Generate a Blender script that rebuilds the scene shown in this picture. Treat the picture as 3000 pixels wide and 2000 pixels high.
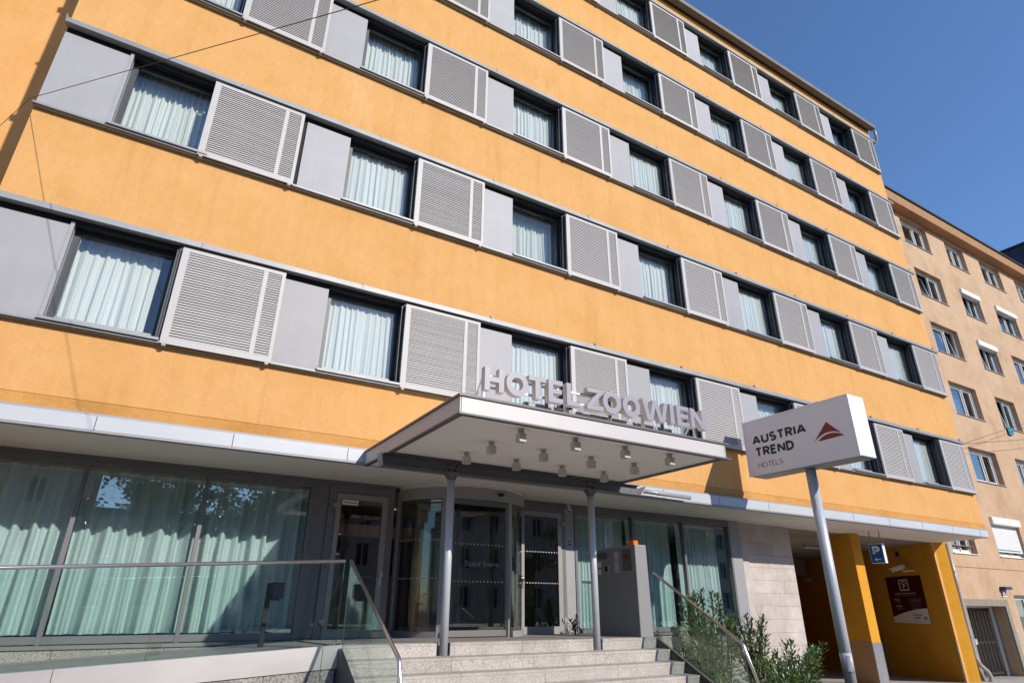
import bpy, bmesh, math, random
from mathutils import Vector, Matrix
random.seed(7)
R_ = math.radians
scene = bpy.context.scene
for _o in list(bpy.data.objects): bpy.data.objects.remove(_o)

# ------------------------------------------------------------------ camera
cam_d = bpy.data.cameras.new('camera'); cam = bpy.data.objects.new('camera', cam_d)
scene.collection.objects.link(cam); scene.camera = cam
YAW, PITCH, ROLL = R_(30.7037), R_(23.5383), R_(0.4104)
CAM = Vector((0.3105, -8.7291, 1.6))
fw = Vector((math.sin(YAW)*math.cos(PITCH), math.cos(YAW)*math.cos(PITCH), math.sin(PITCH)))
rt0 = Vector((math.cos(YAW), -math.sin(YAW), 0)); up0 = rt0.cross(fw)
rt = rt0*math.cos(ROLL)+up0*math.sin(ROLL); up = -rt0*math.sin(ROLL)+up0*math.cos(ROLL)
cam.matrix_world = Matrix(((rt.x, up.x, -fw.x, CAM.x), (rt.y, up.y, -fw.y, CAM.y), (rt.z, up.z, -fw.z, CAM.z), (0, 0, 0, 1)))
cam_d.sensor_width = 36.0; cam_d.lens = 1763.4756/3000*36; cam_d.clip_end = 900; cam_d.clip_start = .1

# ------------------------------------------------------------------ light
SUN = Vector((0.33, -1.0, 0.55)).normalized()          # towards the sun
elev = math.asin(SUN.z); azim = math.atan2(SUN.x, SUN.y)
world = bpy.data.worlds.new('World'); scene.world = world; world.use_nodes = True
wn = world.node_tree; wn.nodes.clear()
wo = wn.nodes.new('ShaderNodeOutputWorld'); wb = wn.nodes.new('ShaderNodeBackground'); ws = wn.nodes.new('ShaderNodeTexSky')
ws.sky_type = 'NISHITA'; ws.sun_disc = False; ws.sun_elevation = elev; ws.sun_rotation = azim
ws.altitude = 150; ws.air_density = 1.0; ws.dust_density = 0.15; ws.ozone_density = 6.5
wb.inputs['Strength'].default_value = 0.15
wn.links.new(ws.outputs[0], wb.inputs[0]); wn.links.new(wb.outputs[0], wo.inputs[0])
sun_d = bpy.data.lights.new('sun', 'SUN'); sun_d.energy = 3.6; sun_d.angle = R_(.53); sun_d.color = (1, .93, .83)
sun = bpy.data.objects.new('sun', sun_d); scene.collection.objects.link(sun)
sun.rotation_euler = SUN.to_track_quat('Z', 'Y').to_euler(); sun.location = (10, -30, 30)
vs = scene.view_settings; vs.view_transform = 'Standard'; vs.look = 'None'; vs.exposure = 0.4; vs.gamma = 1; vs.use_curve_mapping = False
scene.cycles.use_denoising = True; scene.cycles.max_bounces = 8; scene.cycles.transparent_max_bounces = 24
scene.cycles.diffuse_bounces = 4; scene.cycles.glossy_bounces = 4; scene.cycles.sample_clamp_indirect = 6
scene.cycles.caustics_reflective = False; scene.cycles.caustics_refractive = False

# ------------------------------------------------------------------ materials
def newmat(name):
    m = bpy.data.materials.new(name); m.use_nodes = True; nt = m.node_tree; nt.nodes.clear()
    out = nt.nodes.new('ShaderNodeOutputMaterial'); return m, nt, out
def N(nt, typ, **k):
    n = nt.nodes.new(typ)
    for a, v in k.items(): setattr(n, a, v)
    return n
def noise(nt, scale, detail=4, rough=.6, stretch=None, w=None):
    tc = N(nt, 'ShaderNodeTexCoord'); n = N(nt, 'ShaderNodeTexNoise'); n.inputs['Scale'].default_value = scale
    n.inputs['Detail'].default_value = detail; n.inputs['Roughness'].default_value = rough
    if stretch:
        mp = N(nt, 'ShaderNodeMapping'); mp.inputs['Scale'].default_value = stretch
        nt.links.new(tc.outputs['Object'], mp.inputs[0]); nt.links.new(mp.outputs[0], n.inputs['Vector'])
    else: nt.links.new(tc.outputs['Object'], n.inputs['Vector'])
    return n.outputs['Fac']
def ramp(nt, fac, stops):
    r = N(nt, 'ShaderNodeValToRGB'); e = r.color_ramp.elements
    while len(e) < len(stops): e.new(.5)
    for el, (p, c) in zip(e, stops): el.position = p; el.color = (*c, 1) if len(c) == 3 else c
    nt.links.new(fac, r.inputs[0]); return r.outputs[0]
def mixc(nt, fac, a, b, mode='MIX'):
    m = N(nt, 'ShaderNodeMix', data_type='RGBA', blend_type=mode)
    for i, v in ((0, fac), (6, a), (7, b)):
        if isinstance(v, (int, float)): m.inputs[i].default_value = v
        elif isinstance(v, tuple): m.inputs[i].default_value = (*v, 1)
        else: nt.links.new(v, m.inputs[i])
    return m.outputs[2]
def mat(name, col, rough=.6, metal=0, var=.06, scale=6, bump=0, bscale=60, spec=.5, stretch=None, var2=0, s2=.7):
    m, nt, out = newmat(name); b = N(nt, 'ShaderNodeBsdfPrincipled')
    b.inputs['Roughness'].default_value = rough; b.inputs['Metallic'].default_value = metal; b.inputs['Specular IOR Level'].default_value = spec
    d = tuple(max(0, c*(1-var)) for c in col); l = tuple(min(1, c*(1+var)) for c in col)
    c = ramp(nt, noise(nt, scale, stretch=stretch), [(.3, d), (.7, l)])
    if var2:
        g = ramp(nt, noise(nt, s2, 3), [(.3, (1-var2,)*3), (.7, (1+var2*.3,)*3)]); c = mixc(nt, 1.0, c, g, 'MULTIPLY')
    if name in ('fibre_cement_panel', 'powder_coated_aluminium'):
        oi = N(nt, 'ShaderNodeObjectInfo'); c = mixc(nt, 1.0, c, ramp(nt, oi.outputs['Random'], [(0, (.92, .92, .91)), (1, (1.06, 1.06, 1.07))]), 'MULTIPLY')
        c = mixc(nt, 1.0, c, ramp(nt, noise(nt, 1.3, 5, .7, (9, 9, .5)), [(.25, (.965, .96, .955)), (.5, (1, 1, 1)), (.8, (1.01, 1.01, 1.01))]), 'MULTIPLY')
    nt.links.new(c, b.inputs['Base Color'])
    if bump:
        bp = N(nt, 'ShaderNodeBump'); bp.inputs['Strength'].default_value = bump; bp.inputs['Distance'].default_value = .01
        nt.links.new(noise(nt, bscale, 6, .7), bp.inputs['Height']); nt.links.new(bp.outputs[0], b.inputs['Normal'])
    nt.links.new(b.outputs[0], out.inputs[0]); return m
def stucco(name, dark, base, light, patch, grain=70, bump=.5):
    m, nt, out = newmat(name); b = N(nt, 'ShaderNodeBsdfPrincipled'); b.inputs['Roughness'].default_value = .92; b.inputs['Specular IOR Level'].default_value = .15
    c1 = ramp(nt, noise(nt, 1.1, 6, .62), [(.28, dark), (.5, base), (.78, light)])
    c2 = ramp(nt, noise(nt, 9, 6, .75, (1, 1, .45)), [(.3, (.955, .945, .925)), (.62, (1.02, 1.025, 1.04))])
    c = mixc(nt, 1.0, c1, c2, 'MULTIPLY')
    c = mixc(nt, ramp(nt, noise(nt, .42, 5, .7, (1, 1, .6)), [(.62, (0, 0, 0)), (.8, (.55, .55, .55))]), c, patch)
    c = mixc(nt, 1.0, c, ramp(nt, noise(nt, 1.0, 6, .75, (5, 5, .22)), [(.3, (.93, .91, .89)), (.45, (1, 1, 1)), (.72, (1.03, 1.04, 1.06))]), 'MULTIPLY')
    if 'orange' in name:
        tc = N(nt, 'ShaderNodeTexCoord'); nz = N(nt, 'ShaderNodeTexNoise'); nz.inputs['Scale'].default_value = 2.5; nz.inputs['Detail'].default_value = 6; nt.links.new(tc.outputs['Object'], nz.inputs['Vector'])
        for (px, pz, sx, sz, amt) in ((-.6, 9.1+.0, .62, .55, .5), (-.85, 12.6, .22, .9, .3), (1.2, -1.5+6.1, .8, .4, .25)):
            vm = N(nt, 'ShaderNodeVectorMath', operation='SUBTRACT'); nt.links.new(tc.outputs['Object'], vm.inputs[0]); vm.inputs[1].default_value = (px, 0, pz)
            vd = N(nt, 'ShaderNodeVectorMath', operation='DIVIDE'); nt.links.new(vm.outputs[0], vd.inputs[0]); vd.inputs[1].default_value = (sx, 50, sz)
            ln = N(nt, 'ShaderNodeVectorMath', operation='LENGTH'); nt.links.new(vd.outputs[0], ln.inputs[0])
            ad_ = N(nt, 'ShaderNodeMath', operation='MULTIPLY_ADD'); nt.links.new(nz.outputs['Fac'], ad_.inputs[0]); ad_.inputs[1].default_value = 1.6; nt.links.new(ln.outputs['Value'], ad_.inputs[2])
            c = mixc(nt, ramp(nt, ad_.outputs[0], [(.0, (amt,)*3), (.62, (amt,)*3), (.95, (0, 0, 0))]), c, patch)
    c = mixc(nt, 1.0, c, ramp(nt, noise(nt, 90, 3, .7), [(.3, (.86, .86, .86)), (.7, (1.07, 1.07, 1.07))]), 'MULTIPLY')
    nt.links.new(c, b.inputs['Base Color'])
    bp = N(nt, 'ShaderNodeBump'); bp.inputs['Strength'].default_value = bump; bp.inputs['Distance'].default_value = .012
    ad = N(nt, 'ShaderNodeMath', operation='ADD'); nt.links.new(noise(nt, grain, 6, .8), ad.inputs[0]); nt.links.new(noise(nt, 7, 5, .7, (1, 1, 2)), ad.inputs[1])
    nt.links.new(ad.outputs[0], bp.inputs['Height']); nt.links.new(bp.outputs[0], b.inputs['Normal'])
    nt.links.new(b.outputs[0], out.inputs[0]); return m
def granite(name, a, b_, c_, scale=55, rough=.75):
    m, nt, out = newmat(name); b = N(nt, 'ShaderNodeBsdfPrincipled'); b.inputs['Roughness'].default_value = rough
    c = ramp(nt, noise(nt, scale, 4, .8), [(.36, a), (.5, b_), (.64, c_)])
    c = mixc(nt, 1.0, c, ramp(nt, noise(nt, 2.4, 5, .7), [(.3, (.78, .75, .72)), (.7, (1.06, 1.06, 1.06))]), 'MULTIPLY')
    oi = N(nt, 'ShaderNodeObjectInfo')
    c = mixc(nt, 1.0, c, ramp(nt, oi.outputs['Random'], [(0, (.9, .89, .88)), (1, (1.06, 1.05, 1.05))]), 'MULTIPLY')
    nt.links.new(c, b.inputs['Base Color'])
    bp = N(nt, 'ShaderNodeBump'); bp.inputs['Strength'].default_value = .15; bp.inputs['Distance'].default_value = .004
    nt.links.new(noise(nt, 90, 4, .7), bp.inputs['Height']); nt.links.new(bp.outputs[0], b.inputs['Normal'])
    nt.links.new(b.outputs[0], out.inputs[0]); return m
def glass(name, tint=(.85, .93, .9), f0=.06, gain=1.0, wob=.0):
    m, nt, out = newmat(name)
    geo = N(nt, 'ShaderNodeNewGeometry'); dot = N(nt, 'ShaderNodeVectorMath', operation='DOT_PRODUCT')
    nt.links.new(geo.outputs['Incoming'], dot.inputs[0]); nt.links.new(geo.outputs['Normal'], dot.inputs[1])
    ab = N(nt, 'ShaderNodeMath', operation='ABSOLUTE'); nt.links.new(dot.outputs['Value'], ab.inputs[0])
    om = N(nt, 'ShaderNodeMath', operation='SUBTRACT'); om.inputs[0].default_value = 1; nt.links.new(ab.outputs[0], om.inputs[1])
    pw = N(nt, 'ShaderNodeMath', operation='POWER'); nt.links.new(om.outputs[0], pw.inputs[0]); pw.inputs[1].default_value = 5
    ml = N(nt, 'ShaderNodeMath', operation='MULTIPLY_ADD'); nt.links.new(pw.outputs[0], ml.inputs[0]); ml.inputs[1].default_value = 1-f0; ml.inputs[2].default_value = f0
    tr = N(nt, 'ShaderNodeBsdfTransparent'); tr.inputs[0].default_value = (*tint, 1)
    gl = N(nt, 'ShaderNodeBsdfGlossy'); gl.inputs['Roughness'].default_value = .002; gl.inputs[0].default_value = (gain, gain, gain, 1)
    if wob:
        bp = N(nt, 'ShaderNodeBump'); bp.inputs['Strength'].default_value = wob; bp.inputs['Distance'].default_value = .01
        nt.links.new(noise(nt, 1.2, 1, .4), bp.inputs['Height']); nt.links.new(bp.outputs[0], gl.inputs['Normal'])
    mx = N(nt, 'ShaderNodeMixShader'); nt.links.new(ml.outputs[0], mx.inputs[0]); nt.links.new(tr.outputs[0], mx.inputs[1]); nt.links.new(gl.outputs[0], mx.inputs[2])
    nt.links.new(mx.outputs[0], out.inputs[0]); return m
def emis(name, col, st):
    m, nt, out = newmat(name); e = N(nt, 'ShaderNodeEmission'); e.inputs[0].default_value = (*col, 1); e.inputs[1].default_value = st
    nt.links.new(e.outputs[0], out.inputs[0]); return m
def cloth(name, col, trans=.35):
    m, nt, out = newmat(name)
    c = ramp(nt, noise(nt, 3, 5, .7, (6, 1, .15)), [(.25, tuple(x*.86 for x in col)), (.75, tuple(min(1, x*1.05) for x in col))])
    d = N(nt, 'ShaderNodeBsdfDiffuse'); t = N(nt, 'ShaderNodeBsdfTranslucent'); nt.links.new(c, d.inputs[0]); nt.links.new(c, t.inputs[0])
    mx = N(nt, 'ShaderNodeMixShader'); mx.inputs[0].default_value = trans; nt.links.new(d.outputs[0], mx.inputs[1]); nt.links.new(t.outputs[0], mx.inputs[2])
    nt.links.new(mx.outputs[0], out.inputs[0]); return m
def leafmat(name, a, b_):
    m, nt, out = newmat(name)
    geo = N(nt, 'ShaderNodeNewGeometry')
    c = ramp(nt, geo.outputs['Random Per Island'], [(0, a), (1, b_)])
    p = N(nt, 'ShaderNodeBsdfPrincipled'); p.inputs['Roughness'].default_value = .32; nt.links.new(c, p.inputs['Base Color'])
    t = N(nt, 'ShaderNodeBsdfTranslucent'); nt.links.new(c, t.inputs[0])
    mx = N(nt, 'ShaderNodeMixShader'); mx.inputs[0].default_value = .22; nt.links.new(p.outputs[0], mx.inputs[1]); nt.links.new(t.outputs[0], mx.inputs[2])
    nt.links.new(mx.outputs[0], out.inputs[0]); return m

M = {}
M['orange'] = stucco('orange_stucco', (.615, .322, .105), (.655, .352, .128), (.69, .38, .15), (.76, .50, .27))
M['orange_grimy'] = stucco('orange_stucco_grimy', (.48, .235, .07), (.60, .30, .09), (.67, .35, .11), (.70, .42, .18), 50, .8)
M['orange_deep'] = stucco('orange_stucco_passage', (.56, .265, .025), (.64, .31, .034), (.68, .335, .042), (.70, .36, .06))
M['tan'] = stucco('tan_stucco', (.42, .27, .165), (.51, .345, .22), (.57, .395, .265), (.62, .46, .33))
M['panel'] = mat('fibre_cement_panel', (.335, .325, .34), .55, 0, .03, 3, .03, 200, var2=.05)
M['alu'] = mat('powder_coated_aluminium', (.44, .415, .40), .5, .0, .03, 4)
M['alu_dark'] = mat('aluminium_grey', (.30, .30, .315), .5, .1, .05, 4)
M['ledge'] = mat('zinc_flashing', (.25, .26, .27), .5, .3, .12, 2.5, var2=.1)
M['anthracite'] = mat('anthracite_and_frame_shade', (.03, .034, .044), .45, 0, .1, 3)  # dark paint; on window tops and right jambs it stands in for shade
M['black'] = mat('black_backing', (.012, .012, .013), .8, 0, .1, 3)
M['frame'] = mat('facade_frame_grey', (.165, .158, .16), .42, .15, .04, 3)
M['frame_l'] = mat('door_frame_grey', (.29, .28, .27), .45, .1, .04, 3)
M['fascia'] = mat('enamelled_fascia', (.50, .51, .53), .3, 0, .02, 2, spec=.5, var2=.06)
M['soffit'] = mat('soffit_render', (.80, .74, .67), .9, 0, .03, 2, .1, 120)
M['canopy'] = mat('canopy_sheet_metal', (.52, .49, .48), .5, .1, .03, 2, var2=.06)
M['canopy_soffit'] = mat('canopy_soffit_panel', (.86, .80, .74), .75, 0, .02, 2)
M['steelgrey'] = mat('painted_steel_grey', (.33, .335, .355), .42, .2, .04, 6)
M['silver_post'] = mat('silver_post_paint', (.47, .49, .53), .38, .15, .04, 6)
M['beam'] = mat('beam_paint', (.12, .115, .118), .5, .2, .06, 6)
M['letters'] = mat('letter_face_grey', (.27, .262, .30), .45, .1, .02, 4)
M['letter_side'] = mat('letter_side_cream', (.62, .57, .53), .5, 0, .02, 4)
M['white'] = mat('white_paint', (.76, .76, .77), .4, 0, .02, 4)
M['signface'] = mat('sign_acrylic', (.80, .76, .75), .35, 0, .02, 1)
M['ink'] = mat('dark_green_ink', (.012, .022, .018), .4, 0, .05, 3)
M['red'] = mat('brick_red_logo', (.20, .018, .013), .4, 0, .05, 3)
M['blue'] = mat('traffic_blue', (.004, .10, .36), .35, 0, .04, 3)
M['navy'] = mat('enamel_navy', (.01, .015, .12), .3, 0, .04, 3)
M['maroon'] = mat('maroon_print', (.045, .002, .005), .4, 0, .05, 3)
M['steel'] = mat('brushed_stainless', (.62, .56, .53), .24, .95, .08, 3, stretch=(.4, 3, 3))
M['steel_band'] = mat('stainless_cladding', (.78, .74, .73), .34, .8, .10, 1.6, stretch=(.5, 1, 1))
M['granite'] = granite('granite_pink_grey', (.23, .21, .195), (.46, .425, .395), (.60, .565, .53), 75)
M['granite_d'] = granite('granite_plinth', (.09, .085, .08), (.28, .265, .25), (.46, .43, .40), 50)
M['tile'] = granite('stone_cladding', (.42, .37, .345), (.53, .475, .45), (.60, .55, .52), 70, .8)
M['landing'] = granite('landing_slab', (.16, .15, .14), (.30, .28, .26), (.40, .37, .35), 60)
M['asphalt'] = mat('asphalt', (.085, .083, .08), .9, 0, .3, 40, .4, 150)
M['paving'] = mat('sidewalk_concrete', (.46, .43, .385), .85, 0, .12, 4, .2, 60, var2=.2)
M['concrete'] = mat('board_marked_concrete', (.30, .26, .225), .85, 0, .22, 3, .2, 40, stretch=(.7, 5, 4), var2=.15)
M['conc_plain'] = mat('concrete_beam', (.33, .30, .27), .85, 0, .1, 5, .15, 40)
M['glass_up'] = glass('window_glass', (.985, .997, .993), .055)
M['glass_shop'] = glass('shopfront_glass', (.88, .957, .958), .11, wob=.02)
M['glass_door'] = glass('door_glass', (.80, .81, .78), .055)
M['glass_rail'] = glass('balustrade_glass', (.90, .965, .945), .045)
M['glass_edge'] = mat('glass_edge_green', (.04, .085, .07), .2, 0, .05, 3)
M['curtain'] = cloth('white_curtain', (.86, .90, .86), .3)
M['curtain_g'] = cloth('ground_floor_curtain', (.82, .84, .82), .16)
M['room'] = mat('dim_room', (.10, .11, .10), .9, 0, .1, 2)
M['lobby'] = mat('lobby_wood', (.16, .065, .04), .6, 0, .3, 2, stretch=(4, 1, .3))
M['lobby_l'] = mat('lobby_ceiling', (.40, .34, .28), .8, 0, .1, 2)
M['orange_lamp'] = mat('orange_beacon', (.85, .16, .01), .3, 0, .04, 3)
M['lampglass'] = mat('frosted_lamp_cube', (.50, .46, .38), .35, 0, .05, 6)
M['leaf'] = leafmat('laurel_leaf', (.045, .095, .022), (.19, .27, .09))
M['leaf_y'] = leafmat('young_leaf', (.06, .10, .018), (.16, .20, .04))
M['leaf_t'] = leafmat('street_tree_leaf', (.05, .075, .015), (.15, .16, .03))
M['bark'] = mat('bark', (.07, .055, .04), .9, 0, .3, 12, .4, 40)
M['soil'] = mat('soil', (.05, .035, .025), .95, 0, .3, 20, .5, 60)
M['tealcloth'] = mat('teal_cloth', (.005, .22, .30), .8, 0, .1, 20)
M['white_fr'] = mat('white_pvc_frame', (.72, .71, .69), .4, 0, .02, 4)
M['winglass_n'] = glass('neighbour_glass', (.75, .80, .80), .16)
M['sheer'] = cloth('neighbour_sheer', (.45, .55, .58), .3)
M['darkroof'] = mat('dark_standing_seam', (.025, .032, .045), .5, .2, .15, 3)
M['tile_roof'] = mat('eaves_wood', (.36, .19, .085), .8, 0, .08, 3)
M['shutter_w'] = mat('white_roller_slat', (.70, .69, .68), .45, 0, .03, 4)
M['rust'] = mat('granite_door_surround', (.24, .21, .17), .85, 0, .15, 12, .2, 60)
M['gatemetal'] = mat('gate_metal', (.045, .038, .032), .5, .3, .1, 6)
M['silverpaint'] = mat('silver_guard', (.42, .41, .43), .35, .7, .1, 4)
M['cable'] = mat('black_cable', (.02, .018, .016), .6, 0, .1, 3)
M['lit'] = emis('warm_lamp', (1, .66, .30), 12)
M['dot'] = mat('frosted_dots', (.52, .52, .50), .6, 0, .03, 3)
M['faint'] = mat('etched_lettering', (.24, .235, .23), .7, 0, .03, 3)
M['white_stucco'] = stucco('pale_stucco', (.46, .44, .40), (.55, .53, .49), (.60, .58, .54), (.6, .58, .55))
M['buff'] = stucco('buff_stucco', (.40, .34, .26), (.46, .39, .30), (.50, .43, .34), (.5, .45, .38))

# ------------------------------------------------------------------ geometry helpers
WL = {}                                                # object -> world location of its origin
COL = scene.collection
def put(o, parent=None, loc=(0, 0, 0)):
    COL.objects.link(o); loc = Vector(loc); WL[o] = loc
    if parent: o.parent = parent; o.location = loc-WL[parent]
    else: o.location = loc
    return o
def tag(o, label=None, cat=None, group=None, kind=None):
    if label: o['label'] = label
    if cat: o['category'] = cat
    if group: o['group'] = group
    if kind: o['kind'] = kind
    return o
def thing(name, loc, label, cat, group=None):
    return tag(put(bpy.data.objects.new(name, None), None, loc), label, cat, group)
class MB:
    def __init__(s): s.v = []; s.f = []
    def box(s, x0, x1, y0, y1, z0, z1):
        n = len(s.v)
        s.v += [(x0, y0, z0), (x1, y0, z0), (x1, y1, z0), (x0, y1, z0), (x0, y0, z1), (x1, y0, z1), (x1, y1, z1), (x0, y1, z1)]
        s.f += [tuple(n+i for i in q) for q in ((0, 3, 2, 1), (4, 5, 6, 7), (0, 1, 5, 4), (1, 2, 6, 5), (2, 3, 7, 6), (3, 0, 4, 7))]; return s
    def hexa(s, p):                                    # 8 corners, bottom 4 ccw then top 4
        n = len(s.v); s.v += [tuple(q) for q in p]
        s.f += [tuple(n+i for i in q) for q in ((0, 3, 2, 1), (4, 5, 6, 7), (0, 1, 5, 4), (1, 2, 6, 5), (2, 3, 7, 6), (3, 0, 4, 7))]; return s
    def prism(s, poly, fn):                            # poly 2-D points, fn(a,b,t) -> 3-D, t in 0..1
        n = len(s.v); k = len(poly)
        s.v += [tuple(fn(a, b, 0)) for a, b in poly]+[tuple(fn(a, b, 1)) for a, b in poly]
        s.f += [tuple(range(n+k-1, n-1, -1)), tuple(range(n+k, n+2*k))]
        s.f += [(n+i, n+(i+1) % k, n+k+(i+1) % k, n+k+i) for i in range(k)]; return s
    def cyl(s, p, q, r, n=12, r2=None, cap=True):
        p = Vector(p); q = Vector(q); d = (q-p).normalized(); a = d.orthogonal().normalized(); b = d.cross(a); o = len(s.v); r2 = r if r2 is None else r2
        for c, rr in ((p, r), (q, r2)):
            for i in range(n):
                t = 2*math.pi*i/n; s.v.append(tuple(c+a*rr*math.cos(t)+b*rr*math.sin(t)))
        s.f += [(o+i, o+(i+1) % n, o+n+(i+1) % n, o+n+i) for i in range(n)]
        if cap: s.f += [tuple(o+i for i in range(n-1, -1, -1)), tuple(o+n+i for i in range(n))]
        return s
    def tube(s, pts, r, n=10):
        pts = [Vector(p) for p in pts]; o = len(s.v); m = len(pts); prev = None
        for i, p in enumerate(pts):
            d = (pts[min(i+1, m-1)]-pts[max(i-1, 0)]).normalized()
            a = d.orthogonal().normalized() if prev is None else (prev-d*prev.dot(d)).normalized()
            prev = a; b = d.cross(a)
            for k in range(n):
                t = 2*math.pi*k/n; s.v.append(tuple(p+a*r*math.cos(t)+b*r*math.sin(t)))
        for i in range(m-1):
            s.f += [(o+i*n+k, o+i*n+(k+1) % n, o+(i+1)*n+(k+1) % n, o+(i+1)*n+k) for k in range(n)]
        s.f += [tuple(o+k for k in range(n-1, -1, -1)), tuple(o+(m-1)*n+k for k in range(n))]; return s
    def arc(s, cx, cy, r0, r1, a0, a1, z0, z1, n=16):  # ring sector; angle measured from -y towards +x
        o = len(s.v)
        for i in range(n+1):
            t = a0+(a1-a0)*i/n; sx, sy = math.sin(t), -math.cos(t)
            s.v += [(cx+r0*sx, cy+r0*sy, z0), (cx+r1*sx, cy+r1*sy, z0), (cx+r1*sx, cy+r1*sy, z1), (cx+r0*sx, cy+r0*sy, z1)]
        for i in range(n):
            a = o+4*i; b = a+4
            for j in range(4): s.f.append((a+j, a+(j+1) % 4, b+(j+1) % 4, b+j))
        s.f += [(o+3, o+2, o+1, o), tuple(o+4*n+j for j in range(4))]; return s
    def sheet(s, grid):                                # grid rows of points
        o = len(s.v); w = len(grid[0])
        for r in grid: s.v += [tuple(p) for p in r]
        for i in range(len(grid)-1):
            for j in range(w-1): s.f.append((o+i*w+j, o+i*w+j+1, o+(i+1)*w+j+1, o+(i+1)*w+j))
        return s
    def mesh(s, name, m, smooth=False):
        me = bpy.data.meshes.new(name); me.from_pydata(s.v, [], s.f); me.materials.append(m)
        bm = bmesh.new(); bm.from_mesh(me); bmesh.ops.recalc_face_normals(bm, faces=bm.faces); bm.to_mesh(me); bm.free()
        if smooth:
            for p in me.polygons: p.use_smooth = True
        return me
def mk(name, mb, m, parent=None, loc=None, smooth=False, kind=None, bevel=0):
    """world-coordinate mesh; origin moved to loc (or the parent's origin)"""
    o_loc = Vector(loc) if loc is not None else (WL[parent] if parent else Vector((0, 0, 0)))
    if o_loc.length > 0: mb.v = [tuple(Vector(p)-o_loc) for p in mb.v]
    o = bpy.data.objects.new(name, mb.mesh(name, m, smooth)); put(o, parent, o_loc)
    if kind: o['kind'] = kind
    if bevel:
        b = o.modifiers.new('bevel', 'BEVEL'); b.width = bevel; b.segments = 2; b.limit_method = 'ANGLE'
    return o
def B(*a): return MB().box(*a)
def inst(name, me, parent, loc):
    return put(bpy.data.objects.new(name, me), parent, loc)
dg = None
def text_mesh(txt, size, weight=0, extrude=.001, spacing=1.0):
    c = bpy.data.curves.new('t', 'FONT'); c.body = txt; c.size = size; c.offset = weight; c.extrude = extrude; c.space_character = spacing; c.resolution_u = 3
    o = bpy.data.objects.new('t', c); COL.objects.link(o); g = bpy.context.evaluated_depsgraph_get(); g.update()
    me = bpy.data.meshes.new_from_object(o.evaluated_get(g)); bpy.data.objects.remove(o); return me
def text(name, txt, origin, ux, uz, height, m, parent, width=None, weight=0, extrude=.001, spacing=1.0):
    """lettering whose baseline starts at origin, running along ux, cap height `height`; fitted to width when given"""
    me = text_mesh(txt, 1.0, weight, 0, spacing)
    xs = [v.co.x for v in me.vertices]; ys = [v.co.y for v in me.vertices]
    cap = .729 if weight == 0 else .729+2*weight
    x0 = min(xs); wd = max(xs)-x0; sy = height/cap; sx = sy if width is None else width/wd
    ux = Vector(ux).normalized(); uz = Vector(uz).normalized(); nn = ux.cross(uz); o0 = Vector(origin)
    bm = bmesh.new(); bm.from_mesh(me)
    r = bmesh.ops.extrude_face_region(bm, geom=bm.faces[:])
    for v in [e for e in r['geom'] if isinstance(e, bmesh.types.BMVert)]: v.co.z += 1
    base = WL[parent]
    for v in bm.verts:
        p = o0+ux*((v.co.x-x0)*sx)+uz*((v.co.y+weight)*sy)+nn*(extrude*v.co.z); v.co = p-base
    bmesh.ops.recalc_face_normals(bm, faces=bm.faces)
    me2 = bpy.data.meshes.new(name); bm.to_mesh(me2); bm.free(); me2.materials.append(m)
    return put(bpy.data.objects.new(name, me2), parent, base)
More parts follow.
